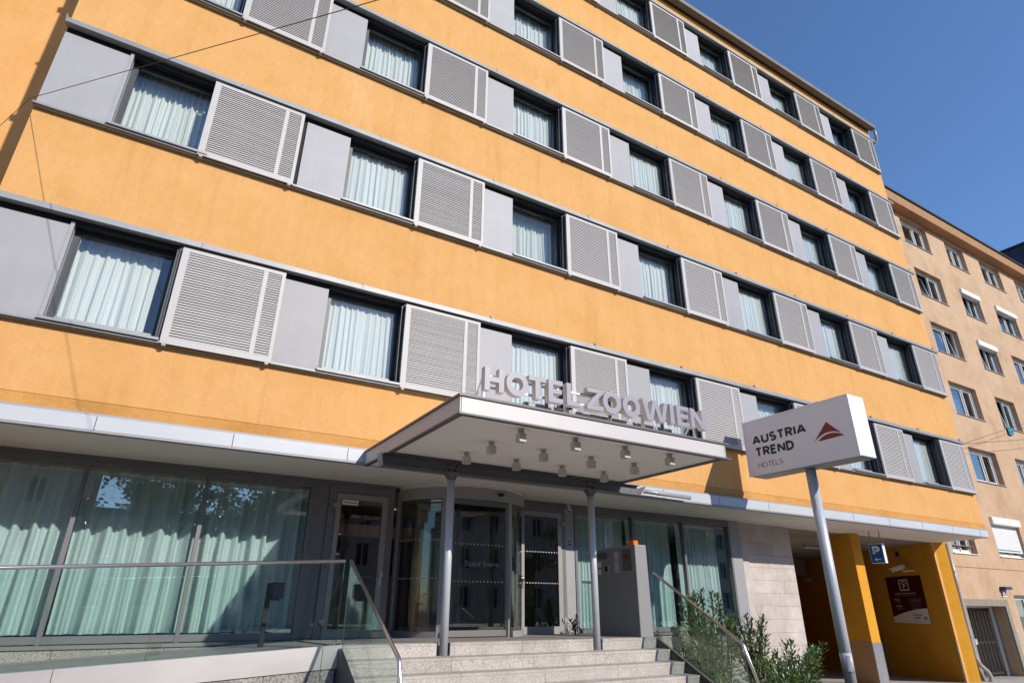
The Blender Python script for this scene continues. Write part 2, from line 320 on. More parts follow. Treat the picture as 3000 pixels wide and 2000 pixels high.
def stroke_text(name, txt, origin, ux, uz, h, width, wt, m, parent, depth=.003):
    def arc_(cx, cy, rx, ry, a0, a1, n=10): return [(cx+rx*math.cos(R_(a0+(a1-a0)*i/n)), cy+ry*math.sin(R_(a0+(a1-a0)*i/n))) for i in range(n+1)]
    G = {'A': (.74, [[(0, 0), (.35, 1)], [(.39, 1), (.74, 0)], [(.16, .29), (.58, .29)]]), 'U': (.64, [[(0, 1), (0, .32)]+arc_(.32, .32, .32, .32, 180, 360)+[(.64, 1)]]),
         'S': (.54, [arc_(.28, .74, .26, .26, 45, 250, 10)+arc_(.26, .26, .28, .26, 75, -140, 10)]), 'T': (.60, [[(0, 1), (.60, 1)], [(.30, 1), (.30, 0)]]),
         'R': (.58, [[(0, 0), (0, 1), (.30, 1)]+arc_(.30, .745, .255, .255, 90, -90)+[(0, .49)], [(.26, .49), (.58, 0)]]), 'I': (.0, [[(0, 0), (0, 1)]]),
         'E': (.48, [[(.48, 1), (0, 1), (0, 0), (.48, 0)], [(0, .52), (.42, .52)]]), 'N': (.66, [[(0, 0), (0, 1)], [(.03, .98), (.63, .02)], [(.66, 0), (.66, 1)]]), 'H': (.64, [[(0, 0), (0, 1)], [(.64, 0), (.64, 1)], [(0, .52), (.64, .52)]]),
         'D': (.62, [[(0, 0), (0, 1), (.20, 1)]+arc_(.20, .5, .42, .5, 90, -90)+[(0, 0)]]), 'O': (.74, [arc_(.37, .5, .37, .5, 90, 450, 24)]), 'L': (.44, [[(0, 1), (0, 0), (.44, 0)]]),
         'P': (.56, [[(0, 0), (0, 1), (.28, 1)]+arc_(.28, .72, .28, .28, 90, -90)+[(0, .44)]])}
    gap = wt+.075; ks = []; x = wt/2
    for ch in txt: ks.append(x); x += G[ch][0]+gap
    tot = x-gap+wt/2; sx = width/tot; ux, uz = Vector(ux).normalized(), Vector(uz).normalized(); nn = ux.cross(uz); o0 = Vector(origin)
    for ci, ch in enumerate(txt):
        mb = MB()
        for si, pl in enumerate(G[ch][1]):
            pts = [Vector((p[0]+ks[ci], wt/2+p[1]*(1-wt))) for p in pl]; L_, Rr = [], []; closed = (pts[0]-pts[-1]).length < 1e-4
            for i, p in enumerate(pts):
                a = pts[i-1] if i else (pts[-2] if closed else None); b = pts[i+1] if i < len(pts)-1 else (pts[1] if closed else None)
                d1 = (p-a).normalized() if a is not None else None; d2 = (b-p).normalized() if b is not None else None
                if d1 is None: d1 = d2
                if d2 is None: d2 = d1
                n1 = Vector((-d1.y, d1.x)); n2 = Vector((-d2.y, d2.x)); mm = (n1+n2); mm = mm.normalized() if mm.length > .2 else n1
                k = min(1.7, 1/max(.45, mm.dot(n1)))*wt/2
                e = Vector((0, 0))
                if not closed and (i == 0 or i == len(pts)-1) and abs(d1.x) > .05 and abs(d1.y) > .5: e = Vector((0, 0))
                L_.append(p+mm*k+e); Rr.append(p-mm*k+e)
            o = len(mb.v); t1 = depth*(1+.12*si)
            for q in range(len(pts)):
                for P_ in (L_[q], Rr[q]):
                    yy = min(1.0, max(0.0, P_.y))
                    for t in (0, t1): mb.v.append(tuple(o0+ux*(P_.x*sx)+uz*(yy*h)+nn*t))
            for q in range(len(pts)-1):
                a = o+4*q; b = a+4
                mb.f += [(a+1, b+1, b+3, a+3), (a, a+2, b+2, b), (a, b, b+1, a+1), (a+2, a+3, b+3, b+2)]
            e_ = o+4*(len(pts)-1); mb.f += [(o, o+1, o+3, o+2), (e_, e_+2, e_+3, e_+1)]
        mk(name, mb, m, parent)
def wavy(x0, x1, y, z0, z1, amp=.035, period=.13, seed=0, nz=5, lean=0):
    rnd = random.Random(seed); n = max(12, int((x1-x0)/period*12)); g = []; ph = [rnd.uniform(-.6, .6) for _ in range(60)]
    row = []
    x = x0
    offs = []
    for i in range(n+1):
        t = i/n; xx = x0+(x1-x0)*t; k = xx/period
        j = int(abs(k)) % 59; a = ph[j]*(1-(abs(k) % 1))+ph[j+1]*(abs(k) % 1)
        offs.append((xx, amp*(math.tanh(2.4*math.sin(2*math.pi*k+a*2.2))*.75+.35*math.sin(4*math.pi*k+1.1+a))+amp*.55*math.sin(2*math.pi*k*.37+seed)))
    for r in range(nz+1):
        z = z0+(z1-z0)*r/nz; s = 1-.45*(r/nz)
        g.append([(xx+.012*math.sin(seed+xx*9+z*1.3), y+o*s, z) for xx, o in offs])
    return MB().sheet(g)

# ------------------------------------------------------------------ ground
def gz(x, y):
    t = min(1, max(0, (x-12)/10)); t = t*t*(3-2*t); z = -.40*t
    if y > 1.6 and x > 14: z -= min(1, (x-14)/3)*(y-1.6)*.05
    return z
xs = [-200, -60, -20, -5, 0, 4, 8, 10, 12, 13, 14, 15, 16, 17, 18, 19, 20, 21, 22, 24, 28, 36, 60, 120, 250]
ys = [-250, -80, -30, -14, -8, -5, -3.4, -1.2, 0, 1, 1.6, 3, 5, 8, 12, 20, 60, 250]
g_ = MB().sheet([[(x, y, gz(x, y)-(.12 if y < -5 else 0)-(.5 if (y > 12 or x > 36) else 0)) for x in xs] for y in ys])
tag(mk('ground', g_, M['paving']), kind='structure')
tag(mk('road', MB().sheet([[(x, y, gz(x, y)-.11) for x in xs] for y in (-13.5, -9, -5.3)]), M['asphalt']), kind='structure')
tag(mk('kerb', MB().sheet([[(x, y, gz(x, y)+z) for x in xs] for y, z in ((-5.3, -.115), (-5.29, .012), (-5.16, .014))]), M['granite']), kind='structure')
tag(mk('planting_bed', MB().sheet([[(x, y, gz(x, y)+.05+.03*math.sin(x*3+y*5)) for x in (7.62, 9, 10.5, 12, 13, 13.9)] for y in (-2.6, -1.5, -.5, .6, 1.5)]), M['soil']), kind='structure')

# ------------------------------------------------------------------ hotel
P, W, H = 3.415, 1.42, 1.483
Z0 = [4.758, 7.859, 10.897, 13.921, 16.858]
XL, XR, YW = -2.15, 22.10, .12
hotel = thing('hotel_building', (10, 1, 0), 'orange rendered hotel with five rows of sliding louvred shutters over a glazed ground floor', 'hotel')
# rendered wall bands between the window bands
edges = [3.70]
for z in Z0: edges += [z+.012, z+1.635]
edges.append(19.08)
for i in range(6):
    z0, z1 = edges[2*i], edges[2*i+1]
    mb = MB()
    if i == 0:
        mk('wall_base_strip', B(XL, XR, YW-.012, .40, z0, 3.871), M['orange_grimy'], hotel); mb.box(XL, XR, YW, .40, 3.880, z1); mb.box(XL, XR, YW+.012, .40, 3.872, 3.880)
    else: mb.box(XL, XR, YW, .40, z0, z1)
    mk('wall', mb, M['orange'], hotel)
# body of the house behind the band of windows
body = MB().box(XL, -1.9, .401, 14, 0, 19.0).box(XR-.3, XR, .401, 14, 3.48, 19.0).box(-1.9, XR-.3, 13.7, 14, 0, 19)
mk('wall', body, M['orange'], hotel)
mk('roof', MB().box(XL-.2, XR, .2, 14, 19.09, 19.25), M['darkroof'], hotel)
mk('floor_slab', MB().box(-1.85, XR-.31, .45, 8, 3.52, 4.6), M['room'], hotel)
# eaves gutter with seams
gm = MB()
for k in range(25):
    x0 = XL-.1+k*.975; x1 = min(x0+.97, XR+.18); gm.box(x0, x1, -.16, .03, 18.98, 19.14)
gut = mk('gutter', gm, mat('weathered_gutter', (.13, .115, .10), .5, .3, .15, 3), hotel)
mk('gutter_board', MB().box(XL, XR+.02, .032, .2, 19.082, 19.17), M['black'], hotel)
mk('downpipe', MB().tube([(22.2, -.07, 18.98), (22.23, -.05, 18.8), (22.34, .0, 18.68), (22.37, .1, 18.52), (22.30, .25, 18.38), (22.2, .35, 18.3)], .055), M['steelgrey'], hotel, smooth=True)

# --- shutters
fr = MB()
fr.box(0, .092, 0, .045, 0, H).box(W-.052, W, 0, .045, 0, H).box(.092, W-.052, 0, .045, 0, .085).box(.092, W-.052, 0, .045, H-.055, H).box(1.104, 1.168, .001, .044, .085, H-.055)
me_frame = fr.mesh('shutter_frame', M['alu'])
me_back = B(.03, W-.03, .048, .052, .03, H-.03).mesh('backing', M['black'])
def slat_mesh(w):
    return MB().hexa([(0, .004, 0), (w, .004, 0), (w, .014, -.001), (0, .014, -.001), (0, .015, .0292), (w, .015, .0292), (w, .025, .0285), (0, .025, .0285)]).mesh('slat', M['alu'])
me_s1, me_s2 = slat_mesh(1.012), slat_mesh(.2)
nsl = 34; sp = (H-.055-.085)/nsl
def slats_joined(w):
    mb = MB()
    for k in range(nsl):
        z = .089+k*sp; mb.hexa([(0, .004, z), (w, .004, z), (w, .014, z-.001), (0, .014, z-.001), (0, .015, z+.0292), (w, .015, z+.0292), (w, .025, z+.0285), (0, .025, z+.0285)])
    return mb.mesh('slats', M['alu'])
me_j1, me_j2 = slats_joined(1.012), slats_joined(.2)
me_br = MB().box(0, .05, .0, .07, -.028, -.002).mesh('runner_bracket', M['alu_dark'])
dxs = {(0, 0): .03, (1, 0): -.12, (0, 5): .03, (0, 6): .04}
def shutter(r, j):
    x = P*j+dxs.get((r, j), 0); z = Z0[r]
    s = inst('sliding_shutter', me_frame, hotel, (x, 0, z))
    inst('backing', me_back, s, (x, 0, z))
    if (r, j) in ((0, 0), (0, 1), (1, 0), (1, 1)):
        for k in range(nsl):
            inst('slat', me_s1, s, (x+.092, 0, z+.089+k*sp)); inst('slat', me_s2, s, (x+1.168, 0, z+.089+k*sp))
    else:
        inst('slats', me_j1, s, (x+.092, 0, z))['kind'] = 'stuff'; inst('slats', me_j2, s, (x+1.168, 0, z))['kind'] = 'stuff'
    for dx in (.03, W-.08): inst('runner_bracket', me_br, s, (x+dx, 0, z))
# --- windows
ZB, ZT = .03, 1.60                                      # band opening above shutter foot
def wbox(*a): return MB().box(*a)
me_wf = (MB().box(.02, .10, .27, .33, .10, 1.50).box(1.20, 1.27, .27, .33, .10, 1.50).box(.10, 1.20, .27, .33, 1.41, 1.50)).mesh('window_frame', M['anthracite'])  # top and right members: shade put into the dark colour
me_wl = MB().box(-.03, .015, .10, .34, .05, 1.50).box(.10, 1.20, .268, .335, .10, .195).box(.015, .02, .2, .34, .10, 1.5).mesh('jamb', M['alu_dark'])  # sunlit left jamb and bottom rail: the light is put into a paler grey
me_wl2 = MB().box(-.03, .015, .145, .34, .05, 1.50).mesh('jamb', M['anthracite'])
me_wlow = MB().box(.10, 1.20, .268, .335, .10, .195).mesh('bottom_rail', M['alu_dark'])  # bottom rail catches the sun; that brightness is in its paler grey
me_wj = MB().box(1.275, 1.33, .07, .40, .04, 1.54).box(1.245, 1.275, .10, .14, .06, 1.54).box(1.25, 1.275, .18, .21, .06, 1.54).mesh('jamb', M['anthracite'])  # right jamb faces away from the sun; its shade is coloured in
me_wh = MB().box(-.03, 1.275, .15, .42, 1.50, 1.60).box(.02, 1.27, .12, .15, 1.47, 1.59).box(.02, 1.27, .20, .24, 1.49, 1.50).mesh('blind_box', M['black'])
me_ws = MB().hexa([(-.03, -.015, .028), (1.30, -.015, .028), (1.30, .27, .05), (-.03, .27, .05), (-.03, -.015, .062), (1.30, -.015, .062), (1.30, .27, .10), (-.03, .27, .10)]).mesh('window_sill', M['ledge'])
me_wg = MB().box(.10, 1.20, .296, .304, .195, 1.41).mesh('pane', M['glass_up'])
rm = MB(); a = (-.1, 1.95, .45, 3.2, .06, 2.2)
rm.sheet([[(a[0], a[2], a[4]), (a[1], a[2], a[4])], [(a[0], a[3], a[4]), (a[1], a[3], a[4])], [(a[0], a[3], a[5]), (a[1], a[3], a[5])], [(a[0], a[2], a[5]), (a[1], a[2], a[5])]])
rm.sheet([[(a[0], a[2], a[4]), (a[0], a[3], a[4])], [(a[0], a[2], a[5]), (a[0], a[3], a[5])]]); rm.sheet([[(a[1], a[2], a[4]), (a[1], a[3], a[4])], [(a[1], a[2], a[5]), (a[1], a[3], a[5])]])
me_room = rm.mesh('room', M['room'])
cur_me = []
for k, (x1, per) in enumerate(((1.09, .115), (1.52, .098), (1.42, .12), (1.56, .11), (1.48, .103))):
    cur_me.append(wavy(.03, x1, .47, .11, 1.62, .030, per, seed=k+1).mesh('curtain', M['curtain'], True))
def window(r, j):
    x = P*j-1.285; z = Z0[r]; L = (x, 0, z)
    w = inst('window', me_wf, hotel, L)
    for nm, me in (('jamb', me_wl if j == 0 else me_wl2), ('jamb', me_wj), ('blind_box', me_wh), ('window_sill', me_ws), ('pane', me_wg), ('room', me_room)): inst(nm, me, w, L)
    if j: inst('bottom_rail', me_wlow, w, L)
    ck = 0 if (r, j) == (0, 0) else 1+(r*3+j*2) % 4
    cu = inst('curtain', cur_me[ck], w, L)
    if ck:
        cu.scale = (random.uniform(.90, 1.0), random.uniform(.7, 1.3), 1)
        if j == 0: cu.scale.x = .82
# --- facade panels with screw heads
def panel_mesh(w):
    mb = MB().box(0, w, .115, .14, .045, 1.448)
    for a in (.06, w-.06):
        for b in (.10, .55, 1.0): mb.cyl((a, .1155, b), (a, .112, b), .006, 6)
    return mb
me_p = panel_mesh(.765).mesh('facade_panel', M['panel']); me_pe = panel_mesh(.875).mesh('facade_panel', M['panel'])
for r in range(5):
    for j in range(7):
        shutter(r, j); window(r, j)
        if j == 0: inst('facade_panel', me_pe, hotel, (XL, 0, Z0[r]))
        else: inst('facade_panel', me_p, hotel, (P*j-2.04, 0, Z0[r]))
    inst('facade_panel', me_p, hotel, (P*7-2.04-.53, 0, Z0[r]))
    z = Z0[r]
    # header flashing in lengths with folded joints, sill track below
    xs_ = [XL-.02]+[XL+2.4*k for k in range(1, 11)]+[XR+.03]
    for q in range(len(xs_)-1):
        mb = MB().hexa([(xs_[q], -.012, z+1.535), (xs_[q+1]-.004, -.012, z+1.535), (xs_[q+1]-.004, .12, z+1.545), (xs_[q], .12, z+1.545),
                        (xs_[q], -.006, z+1.622), (xs_[q+1]-.004, -.006, z+1.622), (xs_[q+1]-.004, .12, z+1.648), (xs_[q], .12, z+1.648)])
        mb.box(xs_[q]-.006, xs_[q]+.006, -.014, .05, z+1.60, z+1.672)
        mk('header_flashing', mb, M['ledge'], hotel)
    mk('sill_track', MB().box(XL-.015, XR-.1, .02, .13, z+.0, z+.030).box(XL-.01, XR-.1, .05, .10, z-.012, z-.002), M['ledge'], hotel)
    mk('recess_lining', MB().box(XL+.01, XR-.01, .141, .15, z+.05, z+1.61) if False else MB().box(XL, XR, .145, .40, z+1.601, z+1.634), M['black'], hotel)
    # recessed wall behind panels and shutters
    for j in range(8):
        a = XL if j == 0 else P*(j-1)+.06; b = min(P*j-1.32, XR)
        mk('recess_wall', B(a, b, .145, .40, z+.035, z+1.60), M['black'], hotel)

# --- fascia, soffit
fx = [XL+.2+1.55*k for k in range(-1, 16)]; fx = [XL]+[x for x in fx if XL+.3 < x < XR-.6]+[21.78]
for q in range(len(fx)-1):
    mb = MB().box(fx[q]+.004, fx[q+1]-.004, -.05, .06, 3.49, 3.665)
    mb.box(fx[q]+.004, fx[q]+.03, -.054, -.051, 3.49, 3.665)
    mk('fascia_panel', mb, M['fascia'], hotel)
mk('fascia_trim', MB().box(XL, 21.8, -.058, .06, 3.462, 3.484).box(XL, 21.8, -.02, .05, 3.668, 3.70), M['alu_dark'], hotel)
sof = MB().hexa([(XL, -.045, 3.47), (21.76, -.045, 3.47), (22.32, 1.66, 3.47), (XL, 1.66, 3.47), (XL, -.045, 3.485), (21.76, -.045, 3.485), (22.32, 1.66, 3.485), (XL, 1.66, 3.485)])
mk('soffit', sof, M['soffit'], hotel)
# --- ground floor glazing
YF, YG = 1.46, 1.52
def zl(y): return 1.147-.057*max(0, min(1, (y+1.04)/2.5))
GB = 1.09
def mull(x, w=.055, z0=GB, z1=3.385): return B(x-w/2, x+w/2, YF, YF+.10, z0, z1)
for x in (-2.02, -.467, 1.075, 2.63, 2.93): mk('glazing_mullion', mull(x), M['frame'], hotel)
for x in (7.60, 7.885, 9.41, 10.90, 12.40): mk('glazing_mullion', mull(x), M['frame'], hotel)
mk('head_frame', MB().box(XL, 4.02, YF+.005, YF+.1, 3.385, 3.47).box(6.56, 12.42, YF+.005, YF+.1, 3.385, 3.47).box(XL, 4.02, YF-.008, YF+.004, 3.405, 3.412).box(6.56, 12.42, YF-.008, YF+.004, 3.405, 3.412), M['frame'], hotel)
for a, b in ((XL, -2.05), (-1.99, -.497), (-.438, 1.046), (1.104, 2.60), (7.915, 9.38), (9.44, 10.87), (10.93, 12.37)):
    g = mk('shop_window', B(a, b, YF+.01, YF+.09, GB+.01, 1.185), M['frame'], hotel)
    mk('head_rail', B(a, b, YF+.01, YF+.09, 3.325, 3.384), M['frame'], g)
    mk('pane', B(a, b, YG, YG+.01, 1.185, 3.325), M['glass_shop'], g)
    if b-a > .5:
        if a < 3: mk('curtain', wavy(a+.0, b+.03, 1.70, 1.2, 3.3, .095, .21, seed=int(a*7)+20, nz=6), M['curtain_g'], g, smooth=True)
        elif a < 9.4: mk('curtain', wavy(a+.02, b-.02, 1.78, 1.12, 3.3, .025, .085, seed=int(a*7)+20, nz=6), M['curtain_g'], g, smooth=True)
        else: mk('curtain', wavy(a+.02, b-.10, 1.80, 1.12, 3.32, .035, .125, seed=int(a*7)+20, nz=6), M['curtain_g'], g, smooth=True)
mk('base_rail', MB().box(XL, 2.95, YF-.03, YF+.1, 1.04, 1.086).box(7.9, 12.8, YF-.03, YF+.1, 1.04, 1.086), M['frame'], hotel)
mk('infill_panel', B(2.66, 2.90, YF+.03, YF+.06, GB+.02, 3.384), M['frame'], hotel)
mk('infill_panel', B(7.63, 7.857, YF+.02, YF+.06, GB, 3.384), M['alu_dark'], hotel)
mk('infill_panel', MB().box(12.43, 12.78, YF+.01, YF+.09, 1.09, 3.47), M['alu_dark'], hotel)
mk('shadow_gap', B(12.785, 12.82, YF+.05, YF+.2, .2, 3.47), M['black'], hotel)
mk('stone_jamb', B(12.825, 13.10, YF+.10, YF+.3, -.1, 3.469), M['tile'], hotel)
# plinth: individual slabs under the glazing
for x0, x1 in ((XL, 2.6), (7.65, 12.8)):
    x = x0
    while x < x1-.05:
        xe = min(x+.62, x1); mk('plinth_slab', B(x, xe-.006, YF+.0, YF+.12, 0.0, 1.035), M['granite_d'], hotel); x = xe
# stone clad wall, tile by tile
tz = .286; r_ = 0; z = -.12
tiles_par = mk('stone_wall', B(13.105, 14.84, 1.64, 2.2, -.2, 3.469), M['conc_plain'], hotel)
while z < 3.46:
    z1 = min(z+tz, 3.466); x = 13.11-(.25 if r_ % 2 else 0)
    while x < 14.83:
        a = max(x, 13.11); b = min(x+.5, 14.845)
        if b-a > .03: mk('stone_tile', B(a+.002, b-.002, 1.60+random.uniform(0, .003), 1.638, z+.002, z1-.002), M['tile'], tiles_par)
        x += .5
    z += tz; r_ += 1
# --- doors
def door(x0, x1, lx0, lx1, handle_x, hinge_x, label):
    d = mk('door', MB().box(x0, lx0, YF, YF+.09, 1.085, 3.384).box(lx1, x1, YF, YF+.09, 1.085, 3.384).box(lx0, lx1, YF, YF+.09, 3.275, 3.384), M['frame'], hotel)
    L = mk('door_leaf', MB().box(lx0+.006, lx0+.085, YF-.02, YF+.05, 1.10, 3.265).box(lx1-.10, lx1-.006, YF-.02, YF+.05, 1.10, 3.265)
           .box(lx0+.085, lx1-.10, YF-.02, YF+.05, 3.175, 3.265).box(lx0+.085, lx1-.10, YF-.02, YF+.05, 1.10, 1.225), M['frame_l'], d)
    mk('pane', B(lx0+.085, lx1-.10, YF+.01, YF+.018, 1.225, 3.175), M['glass_door'], d)
    hm = MB().cyl((handle_x, YF-.02, 2.02), (handle_x, YF-.05, 2.02), .018).cyl((handle_x, YF-.05, 2.02), (handle_x, YF-.075, 2.02), .03)
    hm.box(handle_x-.018, handle_x+.018, YF-.028, YF-.02, 1.86, 2.08)
    mk('handle', hm, M['steel'], d, smooth=False)
    for zz in (1.33, 3.06): mk('hinge', MB().box(hinge_x-.05, hinge_x+.05, YF-.045, YF-.02, zz-.02, zz+.03).box(hinge_x-.015, hinge_x+.015, YF-.06, YF-.045, zz-.05, zz+.05), M['steelgrey'], d)
    return d
dl = door(2.958, 4.03, 3.02, 3.915, 3.87, 3.01, 'left')
dr = door(6.52, 7.57, 6.57, 7.53, 6.61, 7.54, 'right')
def dots(mbx, x0, x1, y, z, n, r=.012):
    for i in range(n):
        xx = x0+(x1-x0)*i/(n-1); mbx.cyl((xx, y, z), (xx, y-.002, z), r, 8)
    return mbx
mk('manifestation_dots', dots(dots(MB(), 6.67, 7.42, YF+.009, 2.52, 13), 6.67, 7.42, YF+.009, 1.965, 13), M['dot'], dr)
fs = thing('fire_notice', (3.245, YF-.02, 3.12), 'small white notice with a red border on the glazed door left of the revolving door', 'notice')
mk('plate', B(3.10, 3.387, YF-.03, YF-.022, 3.074, 3.172), M['red'], fs); mk('face', B(3.108, 3.379, YF-.034, YF-.031, 3.084, 3.164), M['white'], fs)
text('lettering', 'Brandmelderzentrale', (3.13, YF-.0345, 3.114), (1, 0, 0), (0, 0, 1), .026, M['ink'], fs, width=.225, weight=.02)
bs = thing('camera_warning_sign', (7.735, YF, 2.72), 'small blue video surveillance sticker on the grey panel right of the door', 'sign')
mk('plate', B(7.70, 7.772, YF+.012, YF+.018, 2.66, 2.78), M['white'], bs); mk('face', B(7.706, 7.766, YF+.007, YF+.0115, 2.668, 2.772), M['navy'], bs)
mk('camera_symbol', MB().box(7.72, 7.752, YF+.003, YF+.0065, 2.712, 2.735).box(7.733, 7.739, YF+.003, YF+.0065, 2.735, 2.75).box(7.745, 7.757, YF+.003, YF+.0065, 2.70, 2.715), M['white'], bs)
# rooms behind the glass
rb = MB(); rb.box(XL, 12.8, 6.6, 6.7, 1.0, 3.6)
mk('lobby_wall', rb, M['lobby'], hotel)
mk('lobby_floor', B(XL, 12.8, 1.7, 6.59, .98, 1.08), M['landing'], hotel)
mk('lobby_ceiling', B(XL, 12.8, 1.67, 6.59, 3.49, 3.51), M['lobby_l'], hotel)
mk('lobby_partition', MB().box(2.66, 2.72, 1.9, 6.59, 1.08, 3.48).box(7.9, 7.96, 2.0, 6.59, 1.08, 3.48).box(12.76, 12.8, 1.62, 6.59, 1.0, 3.48).box(XL, XL+.05, 1.62, 6.6, 0, 3.48), M['room'], hotel)
mk('reception_desk', MB().box(3.6, 5.6, 5.4, 6.1, 1.08, 2.1).box(3.5, 5.7, 5.3, 6.2, 2.1, 2.15), M['lobby_l'], hotel)
mk('lobby_cornice', MB().box(2.75, 7.85, 5.0, 5.1, 2.95, 3.2), mat('tan_panel', (.42, .27, .15), .6, 0, .2, 2, stretch=(5, 1, 1)), hotel)
for x, y, lb in ((3.45, 3.5, 'round warm ceiling light seen through the glazed door on the left'), (5.0, 4.3, 'round warm ceiling light seen through the revolving door')):
    tag(mk('ceiling_light', MB().cyl((x, y, 3.462), (x, y, 3.488), .06, 16), M['lit'], None, (x, y, 3.4)), lb, 'ceiling light')
# left neighbour wing
wing = thing('adjoining_building', (-8, .8, 0), 'plain orange rendered house front adjoining the hotel at the far left edge', 'building')
mk('wall', B(-26, -2.16, 4.1, 13, 0, 23), M['orange'], wing)

# ------------------------------------------------------------------ passage to the car park at the right
pil = MB().hexa([(17.29, 1.45, -.6), (17.70, 1.45, -.6), (17.92, 2.3, -.6), (17.50, 2.3, -.6), (17.29, 1.45, 3.469), (17.70, 1.45, 3.469), (17.92, 2.3, 3.469), (17.50, 2.3, 3.469)])
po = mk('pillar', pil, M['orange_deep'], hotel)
mk('corner_guard', MB().box(17.282, 17.31, 1.44, 1.449, -.5, .75).box(17.68, 17.708, 1.44, 1.449, -.5, .75).box(17.31, 17.68, 1.443, 1.4485, -.5, .74), M['silverpaint'], po)
mk('kick_panel', MB().hexa([(17.283, 1.452, -.5), (17.288, 1.452, -.5), (17.493, 2.29, -.5), (17.488, 2.29, -.5), (17.283, 1.452, .76), (17.288, 1.452, .76), (17.493, 2.29, .76), (17.488, 2.29, .76)]), mat('beige_kick_plate', (.40, .23, .11), .6, 0, .05, 2), po)
U_ = Vector((1.82, 3.13, 0)).normalized(); NW = Vector((-3.13, 1.82, 0)).normalized(); W0 = Vector((21.86, 1.67, 0))
def wp(s, z, off=0): return W0+U_*s+NW*off+Vector((0, 0, z))
pw = MB()
def slab(mb, s0, s1, z0, z1, o0, o1):
    return mb.hexa([wp(s0, z0, o1), wp(s0, z0, o0), wp(s1, z0, o0), wp(s1, z0, o1), wp(s0, z1, o1), wp(s0, z1, o0), wp(s1, z1, o0), wp(s1, z1, o1)])
slab(pw, .0, 3.66, -1.2, 3.469, -.5, 0); slab(pw, 3.661, 10.4, -1.5, 3.469, -.6, -.12)
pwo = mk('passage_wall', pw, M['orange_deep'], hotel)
mk('pier', MB().hexa([(21.858, 1.60, -.6), (22.40, 1.60, -.6), (22.40, 1.9, -.6), (22.03, 1.9, -.6), (21.858, 1.60, 3.469), (22.40, 1.60, 3.469), (22.40, 1.9, 3.469), (22.03, 1.9, 3.469)]), M['orange'], hotel)
cg = MB(); slab(cg, -.075, -.03, -.5, .72, .004, .012); cg2 = MB(); slab(cg2, 3.6, 3.655, -.6, .8, .004, .012)
mk('corner_guard', cg, M['silverpaint'], pwo); mk('corner_guard', cg2, M['alu_dark'], pwo)
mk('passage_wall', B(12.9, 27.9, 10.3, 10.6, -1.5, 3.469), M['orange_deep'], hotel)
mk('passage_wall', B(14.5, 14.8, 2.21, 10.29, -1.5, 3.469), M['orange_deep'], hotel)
mk('concrete_beam', MB().box(20.5, 25.9, 8.9, 9.4, 2.83, 3.469), M['conc_plain'], hotel)
mk('passage_ceiling', B(12.9, 28.2, 1.662, 10.6, 3.471, 3.484), M['concrete'], hotel)
vt = MB(); slab(vt, 1.60, 1.88, 3.14, 3.34, .004, .02); vo = mk('vent_frame', vt, M['alu_dark'], pwo)
vt = MB(); slab(vt, 1.64, 1.84, 3.17, 3.31, .021, .024); mk('vent_grille', vt, M['black'], pwo)
# car-park tariff board
board = thing('tariff_board', tuple(wp(1.78, 1.8, .02)), 'dark red car park tariff board with white swoosh on the yellow passage wall', 'sign board')
bm_ = MB(); slab(bm_, .825, 2.735, 1.11, 2.538, .012, .022); mk('plate', bm_, M['maroon'], board)
def bpt(s, z, o=.0235): return wp(s, z, o)
sw = MB()
pts = [(2.735, 1.11), (.825, 1.11), (.825, 1.56)]+[(.825+1.91*t, 1.56-.28*t**1.7) for t in [i/12 for i in range(1, 13)]]
sw.prism(pts, lambda a_, b_, t: wp(a_, b_, .0225+.001*t)); mk('white_swoosh', sw, M['white'], board)
UL = -U_
fm = MB()
for (s0, s1, z0, z1) in ((1.98, 2.02, 2.10, 2.44), (1.52, 1.56, 2.10, 2.44), (1.56, 1.98, 2.10, 2.13), (1.56, 1.98, 2.41, 2.44)): slab(fm, s0, s1, z0, z1, .0225, .0235)
for a_, b_ in (((1.93, 2.30), (1.77, 2.375)), ((1.77, 2.375), (1.61, 2.30))):
    d_ = .025; fm.prism([(a_[0], a_[1]), (b_[0], b_[1]), (b_[0], b_[1]+d_), (a_[0], a_[1]+d_)], lambda p, q, t: wp(p, q, .0225+.001*t))
mk('car_park_symbol', fm, M['white'], board)
def btext(t, s, z, h, w, m='white', wt=.0): return text('lettering', t, wp(s, z, .0232), UL, (0, 0, 1), h, M[m], board, width=w, weight=wt)
stroke_text('letter', 'P', wp(1.83, 2.15, .0232), UL, (0, 0, 1), .155, .13, .22, M['white'], board, .001)
btext('Parkplatz & Garage gebührenpflichtig', 2.36, 2.00, .032, 1.13, wt=.02)
btext('Parking spaces & garage subject to charge', 2.38, 1.945, .026, 1.16, 'alu')
btext('€ 2,60', 2.44, 1.80, .055, .26, wt=.02); btext('je angefangene Stunde', 2.44, 1.755, .022, .40, 'alu'); btext('per commenced hour', 2.44, 1.722, .018, .34, 'alu')
btext('€ 19,00', 2.44, 1.60, .055, .30, wt=.02); btext('Tagespauschale (24 Stunden)', 2.44, 1.555, .022, .46, 'alu'); btext('daily flat rate', 2.44, 1.522, .018, .34, 'alu')
for i, t in enumerate(('Bitte an der Rezeption bezahlen.', 'Für abgestellte Fahrzeuge wird', 'keine Haftung übernommen.')): btext(t, 1.62, 1.83-.042*i, .022, .62-.03*i, 'alu', .01)
for i, t in enumerate(('Please pay at the reception.', 'No liability accepted for', 'vehicles parked here.')): btext(t, 1.62, 1.69-.038*i, .018, .54-.03*i, 'alu_dark')
btext('inkl. Tiefgarage', 1.60, 1.55, .022, .40, 'alu', .01)
